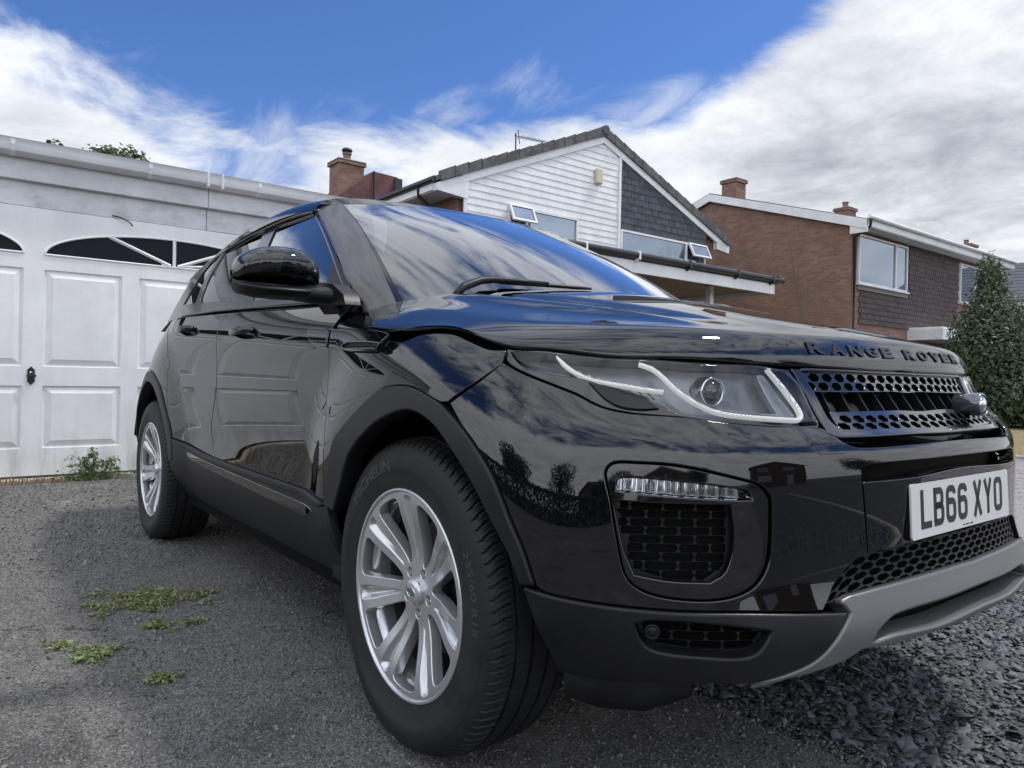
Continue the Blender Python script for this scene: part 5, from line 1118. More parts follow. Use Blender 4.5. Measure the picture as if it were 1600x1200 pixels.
def leaves(P, N_, size, m, name, parent, asp=.5, seed=1, fold=.15):
    r = np.random.default_rng(seed); n = len(P); s = size*np.exp(r.normal(0, .3, n))
    D = r.normal(0, 1, (n, 3)); D -= (D*N_).sum(1)[:, None]*N_; D /= np.linalg.norm(D, axis=1)[:, None]+1e-9; B = np.cross(N_, D)
    a = P-D*s[:, None]*.5; b_ = P+D*s[:, None]*.5; l = P+B*(s*asp*.5)[:, None]+N_*(s*fold)[:, None]; r_ = P-B*(s*asp*.5)[:, None]+N_*(s*fold)[:, None]
    V = np.stack([a, r_, b_, l], 1).reshape(-1, 3); o4 = (np.arange(n)*4)[:, None]; F = np.concatenate([o4+[0, 1, 2], o4+[0, 2, 3]]).astype(np.int32)
    return mk(name, V, F, m, parent, smooth_=False)
def crown_points(blobs, n, seed, shell_=.35):
    r = np.random.default_rng(seed); w = np.array([b[3]*b[4]*b[5] for b in blobs])**.67; k = r.choice(len(blobs), n, p=w/w.sum()); B = np.array(blobs)[k]
    d = r.normal(0, 1, (n, 3)); d /= np.linalg.norm(d, axis=1)[:, None]; rad = 1-shell_*r.random(n)**1.6
    # lumpy surface
    q = d*3+B[:, :3]; lump = 1+.16*np.sin(q[:, 0]*4+q[:, 2]*3)*np.cos(q[:, 1]*5)+.10*np.sin(q[:, 0]*11+q[:, 1]*9+q[:, 2]*7)
    P = B[:, :3]+d*B[:, 3:6]*(rad*lump)[:, None]; N_ = d+r.normal(0, .55, (n, 3)); N_[:, 2] += .25; N_ /= np.linalg.norm(N_, axis=1)[:, None]
    return P, N_
def tree(name, loc, blobs, n, size, m, label, cat, trunk=(0.12, 1.5), seed=1, group=None, asp=.55):
    t = empty(name, loc, 0, label, cat, group); P, N_ = crown_points(blobs, n, seed); leaves(P, N_, size, m, 'crown', t, asp, seed)
    tr = MB(); top = max(b[2] for b in blobs); tr.tube([(0, 0, 0), (.03, .02, trunk[1]*.5), (0, .04, trunk[1]), (.05, 0, top)], [trunk[0], trunk[0]*.85, trunk[0]*.7, trunk[0]*.2], 8)
    for b in blobs[:8]: tr.tube([(0, .02, min(trunk[1], b[2])*.9), (b[0]*.5, b[1]*.5, (b[2]+trunk[1])*.5), (b[0]*.95, b[1]*.95, b[2])], [trunk[0]*.5, trunk[0]*.3, trunk[0]*.1], 5)
    tr.build('trunk', M_bark, t, smooth_=True); return t
# ================================================================ BUILDINGS
def brick_mat(name, c1, c2, mortar, sx=1.):
    m = bpy.data.materials.new(name); m.use_nodes = True; t = m.node_tree; b = t.nodes['Principled BSDF']; g = t.nodes.new('ShaderNodeNewGeometry'); sp = t.nodes.new('ShaderNodeSeparateXYZ'); t.links.new(g.outputs['Position'], sp.inputs[0])
    cv = t.nodes.new('ShaderNodeCombineXYZ'); t.links.new(math_(t, 'ADD', sp.outputs[0], sp.outputs[1]), cv.inputs[0]); t.links.new(sp.outputs[2], cv.inputs[1])
    br = t.nodes.new('ShaderNodeTexBrick'); t.links.new(cv.outputs[0], br.inputs['Vector']); br.inputs['Scale'].default_value = 1.; br.inputs['Brick Width'].default_value = .225; br.inputs['Row Height'].default_value = .075; br.inputs['Mortar Size'].default_value = .005; br.inputs['Mortar Smooth'].default_value = .2
    br.inputs['Color1'].default_value = (*c1, 1); br.inputs['Color2'].default_value = (*c2, 1); br.inputs['Mortar'].default_value = (*mortar, 1); br.inputs['Bias'].default_value = -.1
    n = noise(t, g.outputs['Position'], 1.3, 7, .65); c = mixc(t, maprange(t, n, .35, .7, 0, .55), br.outputs[0], tuple((a+b_)*.34 for a, b_ in zip(c1, c2)))
    n5 = noise(t, g.outputs['Position'], 7., 5, .7); c = mixc(t, maprange(t, n5, .55, .75, 0, .35), c, (.34, .27, .21)); t.links.new(c, b.inputs['Base Color']); b.inputs['Roughness'].default_value = .88
    bp = t.nodes.new('ShaderNodeBump'); bp.inputs['Distance'].default_value = .01; bp.inputs['Strength'].default_value = .6; t.links.new(math_(t, 'SUBTRACT', 1., br.outputs[1]), bp.inputs['Height']); t.links.new(bp.outputs[0], b.inputs['Normal'])
    return m
M_brick = brick_mat('red_brown_brick', (.22, .105, .078), (.13, .072, .058), (.24, .21, .19)); M_brick2 = brick_mat('brown_brick', (.185, .100, .074), (.29, .165, .118), (.23, .20, .18))
M_white = mat('white_upvc', (.72, .73, .74), .35, var=(2.2, .07)); M_wboard = mat('white_cladding', (.74, .75, .76), .45, var=(1.5, .08)); M_gdoor = mat('white_garage_door', (.80, .80, .80), .42, var=(1.7, .06), bump=(240, .12, .0006)); M_fascia = mat('white_fascia_boards', (.66, .67, .69), .5, var=(1.1, .10))
M_rtile = mat('dark_roof_tile', (.095, .097, .105), .8, var=(5, .3), bump=(40, .3, .005)); M_htile = mat('dark_hung_tile', (.052, .060, .075), .75, var=(4, .25)); M_htile2 = stone_mat('brown_hung_tile', (.050, .036, .036), (.095, .066, .062), .7)
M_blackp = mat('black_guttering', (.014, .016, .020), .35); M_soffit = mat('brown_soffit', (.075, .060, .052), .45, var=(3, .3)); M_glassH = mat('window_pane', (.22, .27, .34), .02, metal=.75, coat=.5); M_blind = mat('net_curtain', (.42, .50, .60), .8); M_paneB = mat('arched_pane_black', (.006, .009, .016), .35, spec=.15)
M_conc2 = mat('chimney_mortar', (.20, .19, .17), .9); M_pot = mat('clay_pot', (.20, .13, .09), .8)
# ---- garage
def grime(m, z0, z1, col, amt, sc=(1, 9, 1.2)):
    t = m.node_tree; b = t.nodes['Principled BSDF']; src = b.inputs['Base Color'].links[0].from_socket; g = t.nodes.new('ShaderNodeNewGeometry'); sp = t.nodes.new('ShaderNodeSeparateXYZ'); t.links.new(g.outputs['Position'], sp.inputs[0])
    mp = t.nodes.new('ShaderNodeMapping'); mp.inputs['Scale'].default_value = sc; t.links.new(g.outputs['Position'], mp.inputs[0]); n = noise(t, mp.outputs[0], 1., 8, .7)
    f = math_(t, 'MULTIPLY', maprange(t, sp.outputs[2], z0, z1, 1., .12), maprange(t, n, .42, .72, 0, amt)); t.links.new(mixc(t, f, src, col), b.inputs['Base Color'])
grime(M_gdoor, .05, .45, (.33, .30, .25), .75); grime(M_fascia, 2.14, 2.6, (.30, .30, .28), .6, (1, 5, 9)); grime(M_wboard, 3.0, 7.0, (.38, .40, .38), .35, (1, 3, 1))
G = empty('garage', (-5.25, -1.25, 0), 0, 'white painted double garage with panelled doors behind the parked car', 'garage'); GO = (-5.25, -1.25, 0)
def gpart(mb, name, m, parent=None, root=G, org=GO, sharp=None):
    V = np.array(mb.V)-np.array(org); o_ = mk(name, V, mb.F, m, parent or root, smooth_=sharp is not None, sharp=sharp); return o_
gx = -5.25
gpart(MB().box((gx-6, -5.2, 0), (gx-.10, -3.36, 2.45)).box((gx-6, .86, 0), (gx-.10, 3.9, 2.45)).box((gx-6, -3.36, 2.14), (gx-.06, .86, 2.45)), 'wall', M_white)
gpart(MB().box((gx-6, -5.3, 2.60), (gx+.08, 3.95, 2.625)), 'roof', M_rtile)
for z0, z1, x_ in ((2.135, 2.335, -.035), (2.325, 2.50, .015)):
    gpart(MB().box((gx-.06, -5.25, z0), (gx+x_+.02, .02, z1), bev=.004), 'fascia_board', M_fascia); gpart(MB().box((gx-.06, .025, z0+.001), (gx+x_+.019, 3.92, z1), bev=.004), 'fascia_board', M_fascia)
g_ = MB(); V = []; prof = [(.03, 2.60), (.03, 2.50), (.055, 2.487), (.10, 2.49), (.135, 2.515), (.145, 2.56), (.145, 2.60), (.150, 2.606), (.138, 2.608), (.134, 2.60), (.134, 2.56), (.125, 2.525), (.10, 2.505), (.05, 2.505)]
for y in (-5.3, 3.95): V += [(gx+a, y, z) for a, z in prof]
n = len(prof); g_.add(V, [(i, i+1, n+i+1, n+i) for i in range(n-1)]); gt = gpart(g_, 'gutter', M_fascia, sharp=40)
for y in (-3.6, -2.5, -1.42, -.48, .42, 1.4, 2.4, 3.3):
    m_ = MB(); V = []
    for yy in (y, y+.028): V += [(gx+a*1.03+.002, yy, z-.004) for a, z in prof[1:8]]
    m_.add(V, [(i, i+1, 7+i+1, 7+i) for i in range(6)]+[tuple(range(7)), tuple(range(13, 6, -1))]); gpart(m_, 'gutter_bracket', M_white, gt)
for y in (-.02, .10): m_ = MB(); m_.box((gx+.03, y, 2.482), (gx+.155, y+.02, 2.612), bev=.006); gpart(m_, 'gutter_joint', M_fascia, gt)
# door: a sheet with real recesses, arched lights with glazing bars
D = gpart(MB().box((gx-.07, -3.34, .045), (gx-.045, .84, 2.13)), 'door', M_gdoor); D.name = 'garage_door'
def ab_box(y0, y1, z0, z1, x=gx-.045, d=.0): return None
front = []; panels = []; ycen = -1.25
cols_r = [(-1.18, -.64), (-.51, .03), (.16, .70)]; cols = cols_r+[(2*ycen-b, 2*ycen-a) for a, b in cols_r]
rows_ = [(.26, .745), (.90, 1.655)]
def door_face():
    """front skin with openings: built as a trimmed flat sheet"""
    Sf = Surf(lambda u, v: np.stack([np.full_like(np.asarray(u, float), gx), np.asarray(u, float), np.asarray(v, float)], -1), [-9, 9], [-9, 9], [-9, 9], [-9, 9])
    rect = lambda a, b, c, d: np.array([(a+(b-a)*t, c) for t in np.linspace(0, 1, 5)[:-1]]+[(b, c+(d-c)*t) for t in np.linspace(0, 1, 5)[:-1]]+[(b-(b-a)*t, d) for t in np.linspace(0, 1, 5)[:-1]]+[(a, d-(d-c)*t) for t in np.linspace(0, 1, 5)[:-1]])
    holes = [rect(a, b, c, d) for a, b in cols for c, d in rows_]
    arcs = []
    for yc_ in (-.24, 2*ycen+.24):
        A = [(yc_+.94*math.cos(t), 1.775+.235*math.sin(t)) for t in np.linspace(0, math.pi, 48)]; arcs.append(np.array(A))
    o_ = patch('door_skin', Sf, rect(-3.34, .84, .045, 2.13), M_gdoor, D, raw=True, holes=holes+arcs, gap=0, lip=.003, thick=.02, hole_thick=.012, grid=.25)
    o_.location = -Vector(GO)
    for a, b in cols:
        for c, d in rows_:
            # moulded panel: bevel down, flat, bevel up to a raised field
            R = [(0, -.010), (.012, -.014), (.050, -.002), (.056, .001)]; V = []; 
            for e, x in R: V += [(gx+x, a+e, c+e), (gx+x, b-e, c+e), (gx+x, b-e, d-e), (gx+x, a+e, d-e)]
            F = [(4*k+i, 4*k+(i+1) % 4, 4*k+4+(i+1) % 4, 4*k+4+i) for k in range(3) for i in range(4)]+[(12, 13, 14, 15)]
            gpart(MB().add(V, F), 'door_panel', M_gdoor, D)
    for A, yc_ in zip(arcs, (-.24, 2*ycen+.24)):
        gpart(MB().add([(gx-.011, y, z) for y, z in A], [tuple(range(len(A)))]), 'arched_pane', M_paneB, D)
        fr = MB(); fr.tube([(gx+.002, y, z) for y, z in A]+[(gx+.002, *A[0])], .0085, 6); gpart(fr, 'arch_moulding', M_gdoor, D, sharp=50)
        for sgn in (-1, 0, 1):
            if sgn == 0: q = [(gx+.0, yc_, 1.775), (gx+.0, yc_, 2.01)]
            else: q = [(gx+.0, yc_+sgn*.03, 1.785), (gx+.0, yc_+sgn*.50, 1.975)]
            gpart(MB().tube(q, .0145, 4), 'glazing_bar', M_gdoor, D)
        for sgn in (-1, 1): gpart(MB().tube([(gx, yc_+sgn*.03, 1.785), (gx, yc_+sgn*.86, 1.865)], .012, 4) if sgn > 0 and yc_ > -1 else MB().tube([(gx, yc_+sgn*.03, 1.785), (gx, yc_+sgn*.10, 1.79)], .008, 4), 'glazing_bar', M_gdoor, D)
door_face()
gpart(MB().box((gx-.10, -3.40, 0), (gx-.0, -3.345, 2.2)).box((gx-.10, .845, 0), (gx-.0, .90, 2.2)), 'door_post', M_white)
hdl = gpart(MB().box((gx, -1.285, .775), (gx+.008, -1.235, .875), bev=.003), 'door_handle', M_blackp, D)
gpart(MB().prism([(-.020, 0), (0, .022), (.020, 0)], 0, .008, Matrix.Translation((gx+.0, -1.26, .875)) @ TPL), 'handle_finial', M_blackp, D)
gpart(MB().prism([(-.020, 0), (.020, 0), (0, -.022)], 0, .008, Matrix.Translation((gx+.0, -1.26, .775)) @ TPL), 'handle_finial', M_blackp, D)
gpart(MB().tube([(gx+.006, -1.26, .825), (gx+.034, -1.26, .825)], .007, 8).box((gx+.028, -1.292, .817), (gx+.040, -1.228, .833), bev=.003), 'handle_lever', M_blackp, D)
gpart(MB().lathe([(0, .010), (.009, .0095), (.010, .008)], 16, Matrix.Translation((gx, -1.26, .850)) @ Matrix.Rotation(math.radians(90), 4, 'Y')), 'handle_lock', M_chrome, D)
gpart(MB().tube([(gx+.0, -.72, 2.15), (gx+.03, -.66, 2.138), (gx+.05, -.60, 2.105), (gx+.05, -.575, 2.075)], .006, 6), 'cable_stub', M_blackp)
MB().box((gx-.25, -3.5, -.02), (gx+.06, -1.03, .028), bev=.01).build('garage_step', M_conc); MB().box((gx-.25, -.72, -.02), (gx+.06, .95, .034), bev=.012).build('garage_step', M_conc)
for n_ in ('garage_step', 'garage_step.001'): tag(bpy.data.objects[n_], kind='structure')
# ---- generic window
def window(root, org, x, y0, y1, z0, z1, mull=(), open_=None, blind=None, axis='x', depth=.05):
    """frame on a wall facing +x: outer frame, mullions, pane"""
    f = .05; m = MB().box((x-.02, y0, z0), (x+depth, y1, z0+f)).box((x-.02, y0, z1-f), (x+depth, y1, z1)).box((x-.02, y0, z0+f), (x+depth, y0+f, z1-f)).box((x-.02, y1-f, z0+f), (x+depth, y1, z1-f))
    for q in mull: m.box((x-.02, q-.03, z0+f), (x+depth, q+.03, z1-f))
    fr = gpart(m, 'window_frame', M_white, None, root, org)
    ys = [y0]+list(mull)+[y1]
    for a, b in zip(ys[:-1], ys[1:]): gpart(MB().add([(x+.012, a+.03, z0+f), (x+.012, b-.03, z0+f), (x+.012, b-.03, z1-f), (x+.012, a+.03, z1-f)], [(0, 1, 2, 3)]), 'pane', M_glassH, fr, root, org)
    gpart(MB().box((x-.02, y0-.05, z0-.05), (x+depth+.05, y1+.05, z0-.001), bev=.008), 'window_sill', M_white, fr, root, org)
    return fr
def sash(fr, root, org, x, y0, y1, z0, z1, tilt):
    M_ = Matrix.Translation((x, 0, z1)) @ Matrix.Rotation(-tilt, 4, 'Y') @ Matrix.Translation((-x, 0, -z1)); f = .045
    s_ = gpart(MB().box((x, y0, z0), (x+.05, y1, z0+f), M_).box((x, y0, z1-f), (x+.05, y1, z1), M_).box((x, y0, z0+f), (x+.05, y0+f, z1-f), M_).box((x, y1-f, z0+f), (x+.05, y1, z1-f), M_), 'opening_sash', M_white, fr, root, org)
    gpart(MB().add([tuple(M_ @ Vector(v)) for v in ((x+.03, y0+f, z0+f), (x+.03, y1-f, z0+f), (x+.03, y1-f, z1-f), (x+.03, y0+f, z1-f))], [(0, 1, 2, 3)]), 'pane', M_glassH, fr, root, org)
# ---- house with the white boarded gable
HO = (-11.1, 10.7, 0); H1 = empty('gabled_house', HO, 0, 'house with white boarded gable and dark hung tiles behind a flat roofed carport', 'house')
hx = -11.1; yl, yr, ym_, ze, zr_ = 6.05, 15.68, 10.68, 5.0, 6.93
hp = lambda mb, nm, m, par=None, sharp=None: gpart(mb, nm, m, par, H1, HO, sharp)
gz = lambda y: (ze+(y-yl)*(zr_-ze)/(ym_-yl)) if y < ym_ else (4.92+(yr-y)*(zr_-4.92)/(yr-ym_))
hp(MB().add([(X, y, z) for X in (hx-.12, hx-9) for y, z in ((6.55, 0), (15.2, 0), (15.2, gz(15.2)-.22), (ym_, zr_-.22), (6.55, gz(6.55)-.22))], [(0, 1, 2, 3, 4), (9, 8, 7, 6, 5), (0, 5, 6, 1), (1, 6, 7, 2), (4, 9, 5, 0)]), 'wall', M_brick)
for ya, yb in ((yl-.1, ym_), (ym_, yr+.1)):
    za, zb = gz(ya+(.0 if ya > 7 else .1)), gz(yb-(.0 if yb < 12 else .1)); th = .10
    if ya < 7: za = gz(yl)-.04
    else: zb = gz(yr)-.04
    hp(MB().add([(X, y, z) for X in (hx+.06, hx-9.2) for y, z in ((ya, za-th), (yb, zb-th), (yb, zb), (ya, za))], [(0, 1, 2, 3), (7, 6, 5, 4), (3, 2, 6, 7), (0, 4, 5, 1), (0, 3, 7, 4), (1, 5, 6, 2)]), 'roof', M_rtile)
# verge tiles, one by one
def slope_piece(nm, m, ya, yb, h0, h1, x0, x1, lift=.0, par=None):
    a, b = (ya, yb); s0, s1 = gz(a), gz(b)
    hp(MB().add([(X, y, z) for X in (x0, x1) for y, z in ((a, s0+h0), (b, s1+h0), (b, s1+h1+(lift if b < ym_+.01 and a < ym_ else 0)), (a, s0+h1+(lift if a > ym_-.01 else 0)))], [(0, 1, 2, 3), (7, 6, 5, 4), (3, 2, 6, 7), (0, 4, 5, 1), (0, 3, 7, 4), (1, 5, 6, 2)]), nm, m, par)
for k in range(14):
    a = yl+k*(ym_-yl)/14; slope_piece('verge_tile', M_rtile, a, a+(ym_-yl)/14+.012, -.13, .075, hx-.02, hx+.10, .024)
for k in range(15):
    a = ym_+k*(yr-ym_)/15; slope_piece('verge_tile', M_rtile, a-.012, a+(yr-ym_)/15, -.13, .075, hx-.02, hx+.10, .024)
hp(MB().tube([(hx+.13, ym_, zr_-.0), (hx-9.2, ym_, zr_-.0)], .11, 12), 'ridge_tile', M_rtile, sharp=50)
slope_piece('bargeboard', M_white, yl+.55, ym_, -.30, -.12, hx-.01, hx+.05); slope_piece('bargeboard', M_white, ym_, yr-.25, -.30, -.12, hx-.01, hx+.05)
for a, b, zb in ((yl-.08, yl+.72, 4.62), (yr-.50, yr+.08, 4.58)):
    hp(MB().add([(X, y, z) for X in (hx-.10, hx+.045) for y, z in ((a, gz(max(a, yl))-.18), (a+.02, zb+.06), (b-.02, zb), (b, gz(b if b < yr else yr)-.14))], [(0, 1, 2, 3), (7, 6, 5, 4), (0, 4, 5, 1), (1, 5, 6, 2), (2, 6, 7, 3), (0, 3, 7, 4)]), 'eaves_box', M_white)
# gable boards (each its own piece)
bh = .152; z = 3.02; k = 0
while z < 6.6:
    y0 = 6.72; y1 = 11.24; z1 = min(z+bh, 6.6)
    def lim(zz): return max(y0, yl+(zz+.28-ze)*(ym_-yl)/(zr_-ze)), min(y1, ym_+(zr_-.28-zz)*(yr-ym_)/(zr_-4.92))
    a0, b0 = lim(z); a1, b1 = lim(z1)
    wy0, wy1, wz0, wz1 = 7.84, 9.88, 3.45, 4.68
    spans = [(a0, b0, a1, b1)]
    if z < wz1 and z1 > wz0: spans = [(a0, wy0, a1, wy0), (wy1, b0, wy1, b1)]
    for p0, p1, q0, q1 in spans:
        if p1-p0 < .05: continue
        hp(MB().add([(hx+.018, p0, z), (hx+.018, p1, z), (hx+.002, q1, z1+.012), (hx+.002, q0, z1+.012), (hx-.03, p0, z), (hx-.03, p1, z)], [(0, 1, 2, 3), (0, 4, 5, 1)]), 'cladding_board', M_wboard)
    z += bh
hp(MB().box((hx-.02, 11.23, 3.0), (hx+.05, 11.31, 6.40), bev=.01), 'corner_trim', M_white); hp(MB().box((hx-.02, 6.66, 3.0), (hx+.03, 6.73, 4.86), bev=.01), 'corner_trim', M_white)
# hung tiles right of the boards
th_ = 0
for r_ in range(12):
    z = 4.66+r_*.165; y = 11.31+(r_ % 2)*.13
    ys = [11.31]+list(np.arange(11.31+(.26 if r_ % 2 == 0 else .13), 14.72, .26))+[14.72]
    for a, b in zip(ys[:-1], ys[1:]):
        if b-a < .03: continue
        top = gz((a+b)/2)-.28
        if z > top-.02: continue
        zt = min(z+.20, top+.02)
        hp(MB().box((hx-.03, a+.006, z), (hx+.022+random.uniform(-.002, .003), b-.006, zt), Matrix.Translation((hx, 0, z)) @ Matrix.Rotation(-.06, 4, 'Y') @ Matrix.Translation((-hx, 0, -z))), 'hung_tile', M_htile)
w1 = window(H1, HO, hx+.0, 7.84, 9.88, 3.45, 4.68, (8.46,)); hp(MB().box((hx-.0, 8.52, 4.36), (hx+.008, 9.82, 4.62)), 'roller_blind', M_blind, w1)
sash(w1, H1, HO, hx+.055, 7.80, 8.47, 4.28, 4.68, math.radians(24))
w2 = window(H1, HO, hx+.0, 11.33, 14.68, 3.45, 4.65, (13.86,)); hp(MB().box((hx-.0, 11.4, 4.42), (hx+.008, 13.8, 4.59)), 'roller_blind', M_blind, w2); sash(w2, H1, HO, hx+.055, 13.90, 14.66, 4.22, 4.63, math.radians(26))
hp(MB().box((hx+.02, 10.40, 5.60), (hx+.12, 10.60, 5.98), bev=.03), 'alarm_box', mat('cream_plastic', (.55, .53, .38), .5), sharp=40)
hp(MB().tube([(hx+.02, 5.93, 4.90), (hx-9, 5.93, 4.90)], .065, 8), 'gutter', M_blackp, sharp=50)
hp(MB().box((hx-9, 5.96, 4.70), (hx-.1, 6.00, 4.90)).box((hx-9, 6.0, 4.68), (hx-.1, 6.56, 4.72)), 'soffit', M_white)
hp(MB().tube([(hx-.65, 5.95, 4.88), (hx-.65, 5.97, 4.66), (hx-.65, 6.42, 4.40), (hx-.65, 6.47, 4.2), (hx-.65, 6.47, 0)], .04, 8), 'downpipe', M_blackp, sharp=50)
hp(MB().tube([(hx-2.5, 9.95, 6.4), (hx-2.5, 9.95, 7.36)], .02, 6).tube([(hx-2.5, 9.90, 7.28), (hx-2.5, 10.95, 7.34)], .012, 5).tube([(hx-2.5, 10.02, 7.46), (hx-2.5, 10.08, 7.10)], .012, 5), 'aerial_mast', M_blackp)
for k in range(11): hp(MB().tube([(hx-2.62, 10.1+k*.082, 7.29+k*.005), (hx-2.38, 10.1+k*.082, 7.29+k*.005)], .008, 4), 'aerial_element', M_blackp)
# ---- carport
CO = (-6, 7, 0); CP = empty('carport', CO, 0, 'flat roofed carport with black gutter and white fascia in front of the gabled house', 'carport'); cp = lambda mb, nm, m, par=None, sharp=None: gpart(mb, nm, m, par, CP, CO, sharp)
cp(MB().box((-10.95, 1.2, 2.70), (-6.02, 10.16, 2.80)), 'roof', M_rtile); cp(MB().box((-10.95, 1.25, 2.60), (-6.08, 10.08, 2.64)), 'ceiling', M_soffit)
cp(MB().box((-6.07, 1.2, 2.52), (-6.03, 10.08, 2.74), bev=.003), 'fascia', M_white); cp(MB().box((-10.95, 10.09, 2.52), (-6.03, 10.12, 2.74)), 'fascia', M_white)
cg = cp(MB().tube([(-5.98, 1.2, 2.775), (-5.98, 10.30, 2.775)], .052, 10), 'gutter', M_blackp, sharp=50)
for y in (4.2, 5.3, 6.4, 7.6, 8.9, 9.95): cp(MB().tube([(-6.03, y, 2.69), (-5.985, y, 2.72)], .03, 6).box((-6.04, y-.02, 2.70), (-5.925, y+.02, 2.835), bev=.01), 'gutter_bracket', M_blackp if y not in (6.4, 5.3) else M_white, cg)
cp(MB().box((-6.02, 10.10, 2.72), (-5.94, 10.18, 2.86), bev=.01), 'gutter_end', M_blackp, cg)
cp(MB().box((-6.60, 8.86, 0), (-6.50, 8.96, 2.6), bev=.005), 'post', M_white); cp(MB().box((-6.60, 3.0, 0), (-6.50, 3.1, 2.6), bev=.005), 'post', M_white)
# ---- brick house on the right
RO = (-8.5, 17.7, 0); H2 = empty('brick_house', RO, 0, 'brown brick house with a large window and patterned hung tiles right of the carport', 'house'); rp = lambda mb, nm, m, par=None, sharp=None: gpart(mb, nm, m, par, H2, RO, sharp)
rx, ry0, ry1 = -8.5, 17.7, 28.4; rdg = -13.15; zr2 = 7.02; ze2 = 5.42
rp(MB().add([(x, y, z) for y in (ry0, ry1) for x, z in ((rx, 0), (rx, ze2-.1), (rdg, zr2-.12), (2*rdg-rx, ze2-.1), (2*rdg-rx, 0))], [(4, 3, 2, 1, 0), (5, 6, 7, 8, 9), (0, 1, 6, 5), (3, 4, 9, 8)]), 'wall', M_brick2)
for s in (0, 1):
    xe = rx+.45 if s == 0 else 2*rdg-rx-.45; zz = ze2-.02-.0
    rp(MB().add([(x, y, z) for y in (ry0-.12, ry1+.1) for x, z in ((xe, zz-.02), (rdg, zr2), (rdg, zr2-.10), (xe, zz-.10))], [(0, 1, 2, 3), (7, 6, 5, 4), (0, 4, 5, 1), (3, 2, 6, 7), (0, 3, 7, 4)] if s == 0 else [(3, 2, 1, 0), (4, 5, 6, 7), (1, 5, 4, 0), (7, 6, 2, 3), (4, 7, 3, 0)]), 'roof', M_rtile)
    rp(MB().add([(x, y, z) for y in (ry0-.15, ry0-.10) for x, z in ((xe, zz-.04), (rdg, zr2-.035), (rdg, zr2-.27), (xe, zz-.30))], [(0, 1, 2, 3), (7, 6, 5, 4), (0, 4, 5, 1), (3, 2, 6, 7), (0, 3, 7, 4)]), 'bargeboard', M_white)
rp(MB().box((rx+.0, ry0-.13, 5.02), (rx+.46, ry0-.05, 5.36)), 'eaves_box', M_white)
rp(MB().box((rx-.02, ry0-.05, 5.18), (rx+.44, ry1, 5.22)), 'soffit', M_white); rp(MB().box((rx+.42, ry0-.1, 5.20), (rx+.46, ry1+.08, 5.40)), 'fascia', M_white)
rp(MB().tube([(rx+.52, ry0-.12, 5.42), (rx+.52, ry1+.1, 5.42)], .055, 8), 'gutter', M_white, sharp=50)
rp(MB().tube([(rx+.48, ry0+.05, 5.36), (rx+.46, ry0+.06, 5.2), (rx+.06, ry0+.06, 4.95), (rx+.06, ry0+.06, 0)], .045, 8), 'downpipe', M_blackp, sharp=50)
w3 = window(H2, RO, rx+.02, 18.0, 20.95, 3.72, 5.08, (20.2,)); w4 = window(H2, RO, rx+.02, 24.85, 27.0, 3.75, 5.05, (26.1,)); rp(MB().box((rx, 18.0, 3.55), (rx+.06, 21.0, 3.67)), 'flashing', M_conc2)
t_ = MB()
for r_ in range(17):
    z = 2.62+r_*.152
    for c in range(44):
        y = 18.12+c*.152+(r_ % 2)*.076
        if y > 24.72: continue
        if z > 3.42 and y < 21.05: continue
        t_.box((rx-.005, y+.008, z), (rx+.035, y+.150, z+.172), Matrix.Translation((rx, 0, z)) @ Matrix.Rotation(-.10, 4, 'Y') @ Matrix.Translation((-rx, 0, -z)))
ht = rp(t_, 'hung_tiles', M_htile2); ht['kind'] = 'stuff'
rp(MB().box((rx, 21.15, 2.30), (rx+1.0, 26.3, 2.62)).box((rx, 21.2, 2.62), (rx+.95, 26.25, 2.68)), 'porch_canopy', M_white)
rp(MB().box((rx+.01, 21.6, 0), (rx+.06, 22.6, 2.1)), 'front_door', M_blackp); window(H2, RO, rx+.02, 23.0, 25.6, .8, 2.1, (24.3,))
def chimney(rp_, x, y, z0, z1, w=.62, d=.62, pot=True, name='chimney'):
    c_ = rp_(MB().box((x-d/2, y-w/2, z0), (x+d/2, y+w/2, z1)).box((x-d/2-.05, y-w/2-.05, z1-.0), (x+d/2+.05, y+w/2+.05, z1+.07)), name, M_brick2)
    rp_(MB().box((x-d/2-.06, y-w/2-.06, z1+.071), (x+d/2+.06, y+w/2+.06, z1+.13), bev=.03), 'chimney_capping', M_conc2, c_)
    if pot: rp_(MB().lathe([(.14, z1+.10), (.11, z1+.16), (.10, z1+.32), (.125, z1+.34), (.125, z1+.38), (.0, z1+.38)], 14, Matrix.Translation((x, y, 0))), 'chimney_pot', M_pot, c_)
chimney(rp, -12.9, 18.5, 6.6, 7.42, .52, .55, False); chimney(rp, -13.1, 26.1, 6.7, 7.75, .62, .55)
# ---- far house at the right edge
FO = (-9.5, 33, 0); H3 = empty('brick_house', FO, 0, 'distant brick house with a tiled roof and aerial beyond the tall shrub', 'house'); fp = lambda mb, nm, m, par=None, sharp=None: gpart(mb, nm, m, par, H3, FO, sharp)
fp(MB().box((-16, 33.3, 0), (-2, 42, 4.45)), 'wall', M_brick2); fp(MB().box((-16.3, 32.9, 4.32), (-1.8, 32.96, 4.50)).box((-16.3, 32.96, 4.30), (-1.8, 33.3, 4.33)), 'fascia', M_white)
for r_ in range(12):
    y0 = 32.85+r_*.40; z0 = 4.48+r_*.19; fp(MB().add([(-16.4, y0, z0+.05), (-1.7, y0, z0+.05), (-1.7, y0+.42, z0+.23), (-16.4, y0+.42, z0+.23), (-16.4, y0, z0), (-1.7, y0, z0)], [(0, 1, 2, 3), (4, 5, 1, 0)]), 'tile_course', M_htile)
fp(MB().add([(-16.4, 37.6, 6.75), (-1.7, 37.6, 6.75), (-1.7, 42.4, 4.5), (-16.4, 42.4, 4.5)], [(0, 1, 2, 3)]), 'roof', M_rtile)
